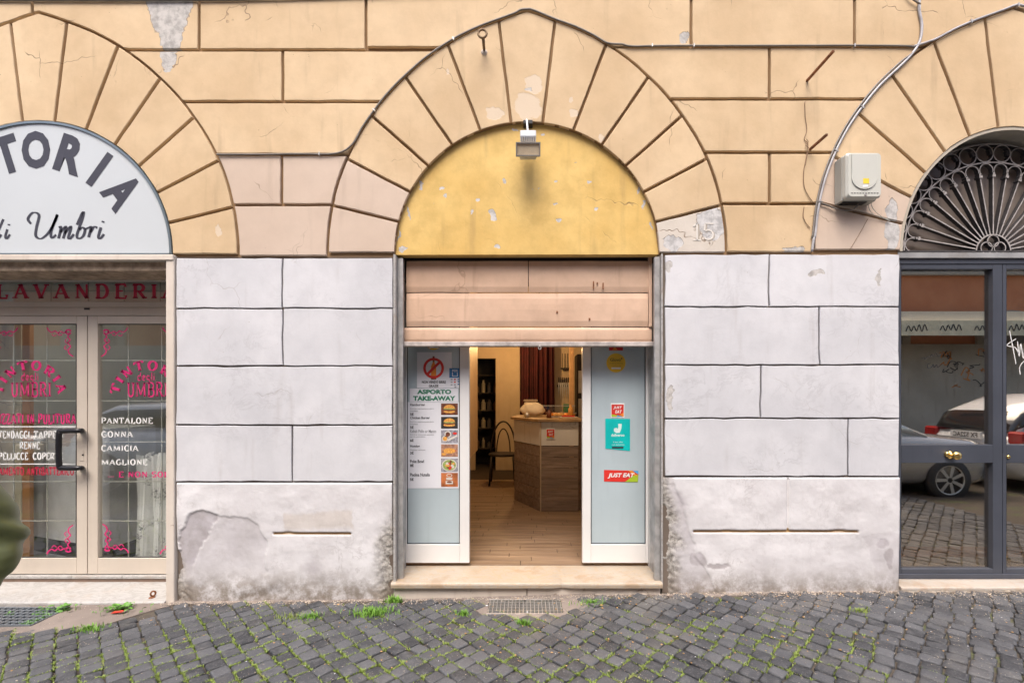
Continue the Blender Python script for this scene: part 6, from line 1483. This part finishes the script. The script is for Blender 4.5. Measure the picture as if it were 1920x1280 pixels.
# ------------------------------------------------------------------ the other side of the street (seen in the panes)
op = thing('building', 'terracotta house across the street, seen only in the panes', 'building', (0, -10, 0))
terr = plaster('terracotta_plaster', (.58, .22, .11), (.68, .29, .15), crack=.3); opt = mat('stone_trim', (.42, .37, .30), .8)
o = MB(); o.box(-22, 22, -13, -10, -.35, 9.5); o.build('wall', terr, op)
o = MB(); o.box(-22, 22, -9.99, -9.86, 5.2, 5.5); o.build('cornice', opt, op)
o = MB(); o.box(-22, 22, -9.99, -9.85, -.35, 3.12); o.build('base_course', plaster('grey_base_plaster', (.50, .44, .36), (.62, .55, .46), dirtamt=.6), op)
for xw in range(-18, 20, 4):
    xw = xw + .6; o = MB(); o.prism([(xw - .95, .5)] + [(xw - 1.0, 3.6)] + [(xw - 1.0 * math.cos(R(a)), 3.6 + .55 * math.sin(R(a))) for a in range(0, 181, 15)] + [(xw + .95, .5)], -9.91, -9.99); o.build('window_surround', opt, op)
    o = MB(); o.prism([(xw - .75, .5)] + [(xw - .75 * math.cos(R(a)), 3.55 + .38 * math.sin(R(a))) for a in range(0, 181, 15)] + [(xw + .75, .5)], -9.895, -9.909); o.build('window', mat('shop_boards', (.24, .21, .18), .7, var=.3, scale=2), op)
    o = MB(); o.box(xw - .6, xw + .6, -9.92, -9.99, 6.3, 8.2); o.build('window', M['darkw'], op)
t = thing('awning', 'cream canvas awning across the street with scrawled valance', 'awning', (8, -9, 3)); aw = mat('cream_canvas', (.80, .71, .50), .8)
o = MB(); o.add([(2, -9.85, 4.1), (16, -9.85, 4.1), (16, -8.2, 3.55), (2, -8.2, 3.55), (2, -9.85, 4.06), (16, -9.85, 4.06), (16, -8.2, 3.51), (2, -8.2, 3.51)], [(0, 1, 2, 3), (7, 6, 5, 4), (0, 3, 7, 4), (1, 5, 6, 2), (3, 2, 6, 7)]); o.build('canopy', aw, t)
o = MB(); o.box(2, 16, -8.2, -8.18, 3.15, 3.54); o.build('valance', aw, t)
o = MB(); rs = random.Random(8)
for k in range(9):
    x = 5.5 + k * .9; pts = [(x + i * .07, 3.34 + (.11 if i % 2 else -.09) * rs.uniform(.5, 1)) for i in range(9)]
    ribbon(o, [(p.x, p.y) for p in smooth_path([(a, b, 0) for a, b in pts], 4)], lambda u, v: (u, -8.172, v), .03, .02)
o.build('graffiti', M['ink'], t, fix=False)
o = MB(); rs = random.Random(12)
for k in range(16):
    x, z = rs.uniform(12.3, 13.6), rs.uniform(1.75, 2.9); pts = [(x + rs.uniform(-.12, .12) + i * .05, z + rs.uniform(-.13, .13)) for i in range(6)]
    ribbon(o, [(p.x, p.y) for p in smooth_path([(a, b, 0) for a, b in pts], 4)], lambda u, v, k=k: (u, -9.846 + k * .0003, v), .03, .02, k % 2)
o.build('graffiti', [M['ink'], M['orink']], op, fix=False)
def car(x, y, direc, paint, label, plate=None, suv=0):
    t = thing('parked_car', label, 'car', (x, y, -.02), 'cars parked along the street')
    Lc = 4.1; wc = 1.72; h0 = 1.48 + suv
    prof = [(0, .42, .78, .60), (.05, .25, .88, .76), (.35, .2, .95, .84), (1.15, .2, 1.02, .86), (1.9, .2, 1.04, .86), (2.9, .2, 1.04, .86), (3.75, .22, 1.02, .85), (4.0, .28, .98, .82), (4.1, .4, .85, .70)]
    def ring(px_, zb_, zt_, hw, n=16):
        out = []
        for i in range(n):
            a = 2 * math.pi * i / n; c, s_ = math.cos(a), math.sin(a); e = .45
            out.append((px_, hw * abs(c) ** e * (1 if c > 0 else -1), (zb_ + zt_) / 2 + (zt_ - zb_) / 2 * abs(s_) ** e * (1 if s_ > 0 else -1)))
        return out
    def loft(P_, n=16):
        o = MB(); v = sum([ring(*p, n) for p in P_], []); k = len(P_)
        f = [(i * n + j, i * n + (j + 1) % n, (i + 1) * n + (j + 1) % n, (i + 1) * n + j) for i in range(k - 1) for j in range(n)] + [tuple(range(n)), tuple(range((k - 1) * n, k * n))]
        o.add(v, f); return o
    def put(o):
        o.v = [(x + direc * (a - Lc / 2), y + b, c - .02) for a, b, c in o.v]; return o
    put(loft(prof)).build('body', paint, t, smooth=True)
    put(loft([(1.0, .9, 1.0, .74), (1.75, .9, h0 - .1, .70), (2.3, .9, h0, .66), (3.3, .9, h0 - .03, .66), (3.85, .9, h0 - .28, .68), (4.0, .9, 1.02, .70)])).build('cabin', paint, t, smooth=True)
    gm = mat('car_glass', (.02, .022, .025), .05, coat=1)
    put(loft([(1.03, .98, 1.02, .70), (1.72, .98, h0 - .14, .72), (2.3, .98, h0 - .07, .695), (3.3, .98, h0 - .10, .695), (3.86, .98, h0 - .30, .70), (4.03, .98, 1.04, .66)])).build('window_band', gm, t, smooth=True)
    for wx_ in (.78, 3.3):
        for sd in (-1, 1):
            o = MB(); yy_ = sd * .86
            prof_ = [(.20, -.09 * sd), (.31, -.09 * sd), (.325, -.03 * sd), (.31, .01 * sd), (.215, .012 * sd)]
            o.lathe([(r_, yv) for r_, yv in prof_], wx_, .33, 28, 0, yy_); w2 = put(o).build('tyre', M['gasket'], t, smooth=True)
            o = MB(); o.lathe([(.215, .0), (.20, -.04 * sd), (.02, -.05 * sd), (.001, -.05 * sd)], wx_, .33, 28, 0, yy_ + .006 * sd)
            for q_ in range(7):
                a = q_ * 2 * math.pi / 7; o.add([(wx_ + r_ * math.cos(a + d_), yy_ + .012 * sd, .33 + r_ * math.sin(a + d_)) for r_, d_ in ((.04, -.5), (.2, -.13), (.2, .13), (.04, .5))], [(0, 1, 2, 3)], 1)
            o.lathe([(.20, .008 * sd), (.215, .014 * sd), (.222, .0)], wx_, .33, 28, 1, yy_); put(o).build('rim', [M['gasket'], M['clip']], t)
    for sd in (-1, 1):
        o = MB(); o.box(-.01, .22, sd * .5, sd * .80, .62, .78); put(o).build('headlight', M['reflector'], t, bevel=.03)
        o = MB(); o.box(3.86, 4.07, sd * .60, sd * .86, .75, 1.02); put(o).build('taillight', mat('tail_red', (.35, .02, .02), .2), t, bevel=.03)
    pz_ = .15 if plate else 0; o = MB(); o.box(4.09, 4.125, -.26, .26, .72 + pz_, .83 + pz_); o.box(-.02, -.005, -.26, .26, .42, .53); put(o).build('number_plate', M['wvinyl'], t)
    if plate:
        v, f, x0, x1, y0, y1 = sans_mesh(plate, .02); o = MB(); o.add([(4.128, (((a - x0) / (x1 - x0)) - .5) * .42 * direc, .735 + pz_ + (b - y0) / (y1 - y0) * .08) for a, b in v], f); put(o).build('lettering', M['ink'], t, fix=False)
silver = mat('silver_paint', (.50, .50, .50), .25, metal=.5, coat=1, var=.02); whitep = mat('white_car_paint', (.70, .71, .72), .25, coat=1, var=.02); darkp = mat('grey_car_paint', (.18, .19, .21), .25, metal=.3, coat=1, var=.02)
car(4.95, -3.75, -1, silver, 'silver hatchback parked right of the camera, seen in the gate panes')
car(9.45, -3.85, -1, whitep, 'white hatchback parked ahead of the silver one', 'FX 522AC', .15)
car(-5.6, -4.05, -1, whitep, 'white hatchback parked left of the camera, seen in the laundry panes')
car(-10.2, -4.05, -1, darkp, 'dark grey hatchback parked behind the white one')
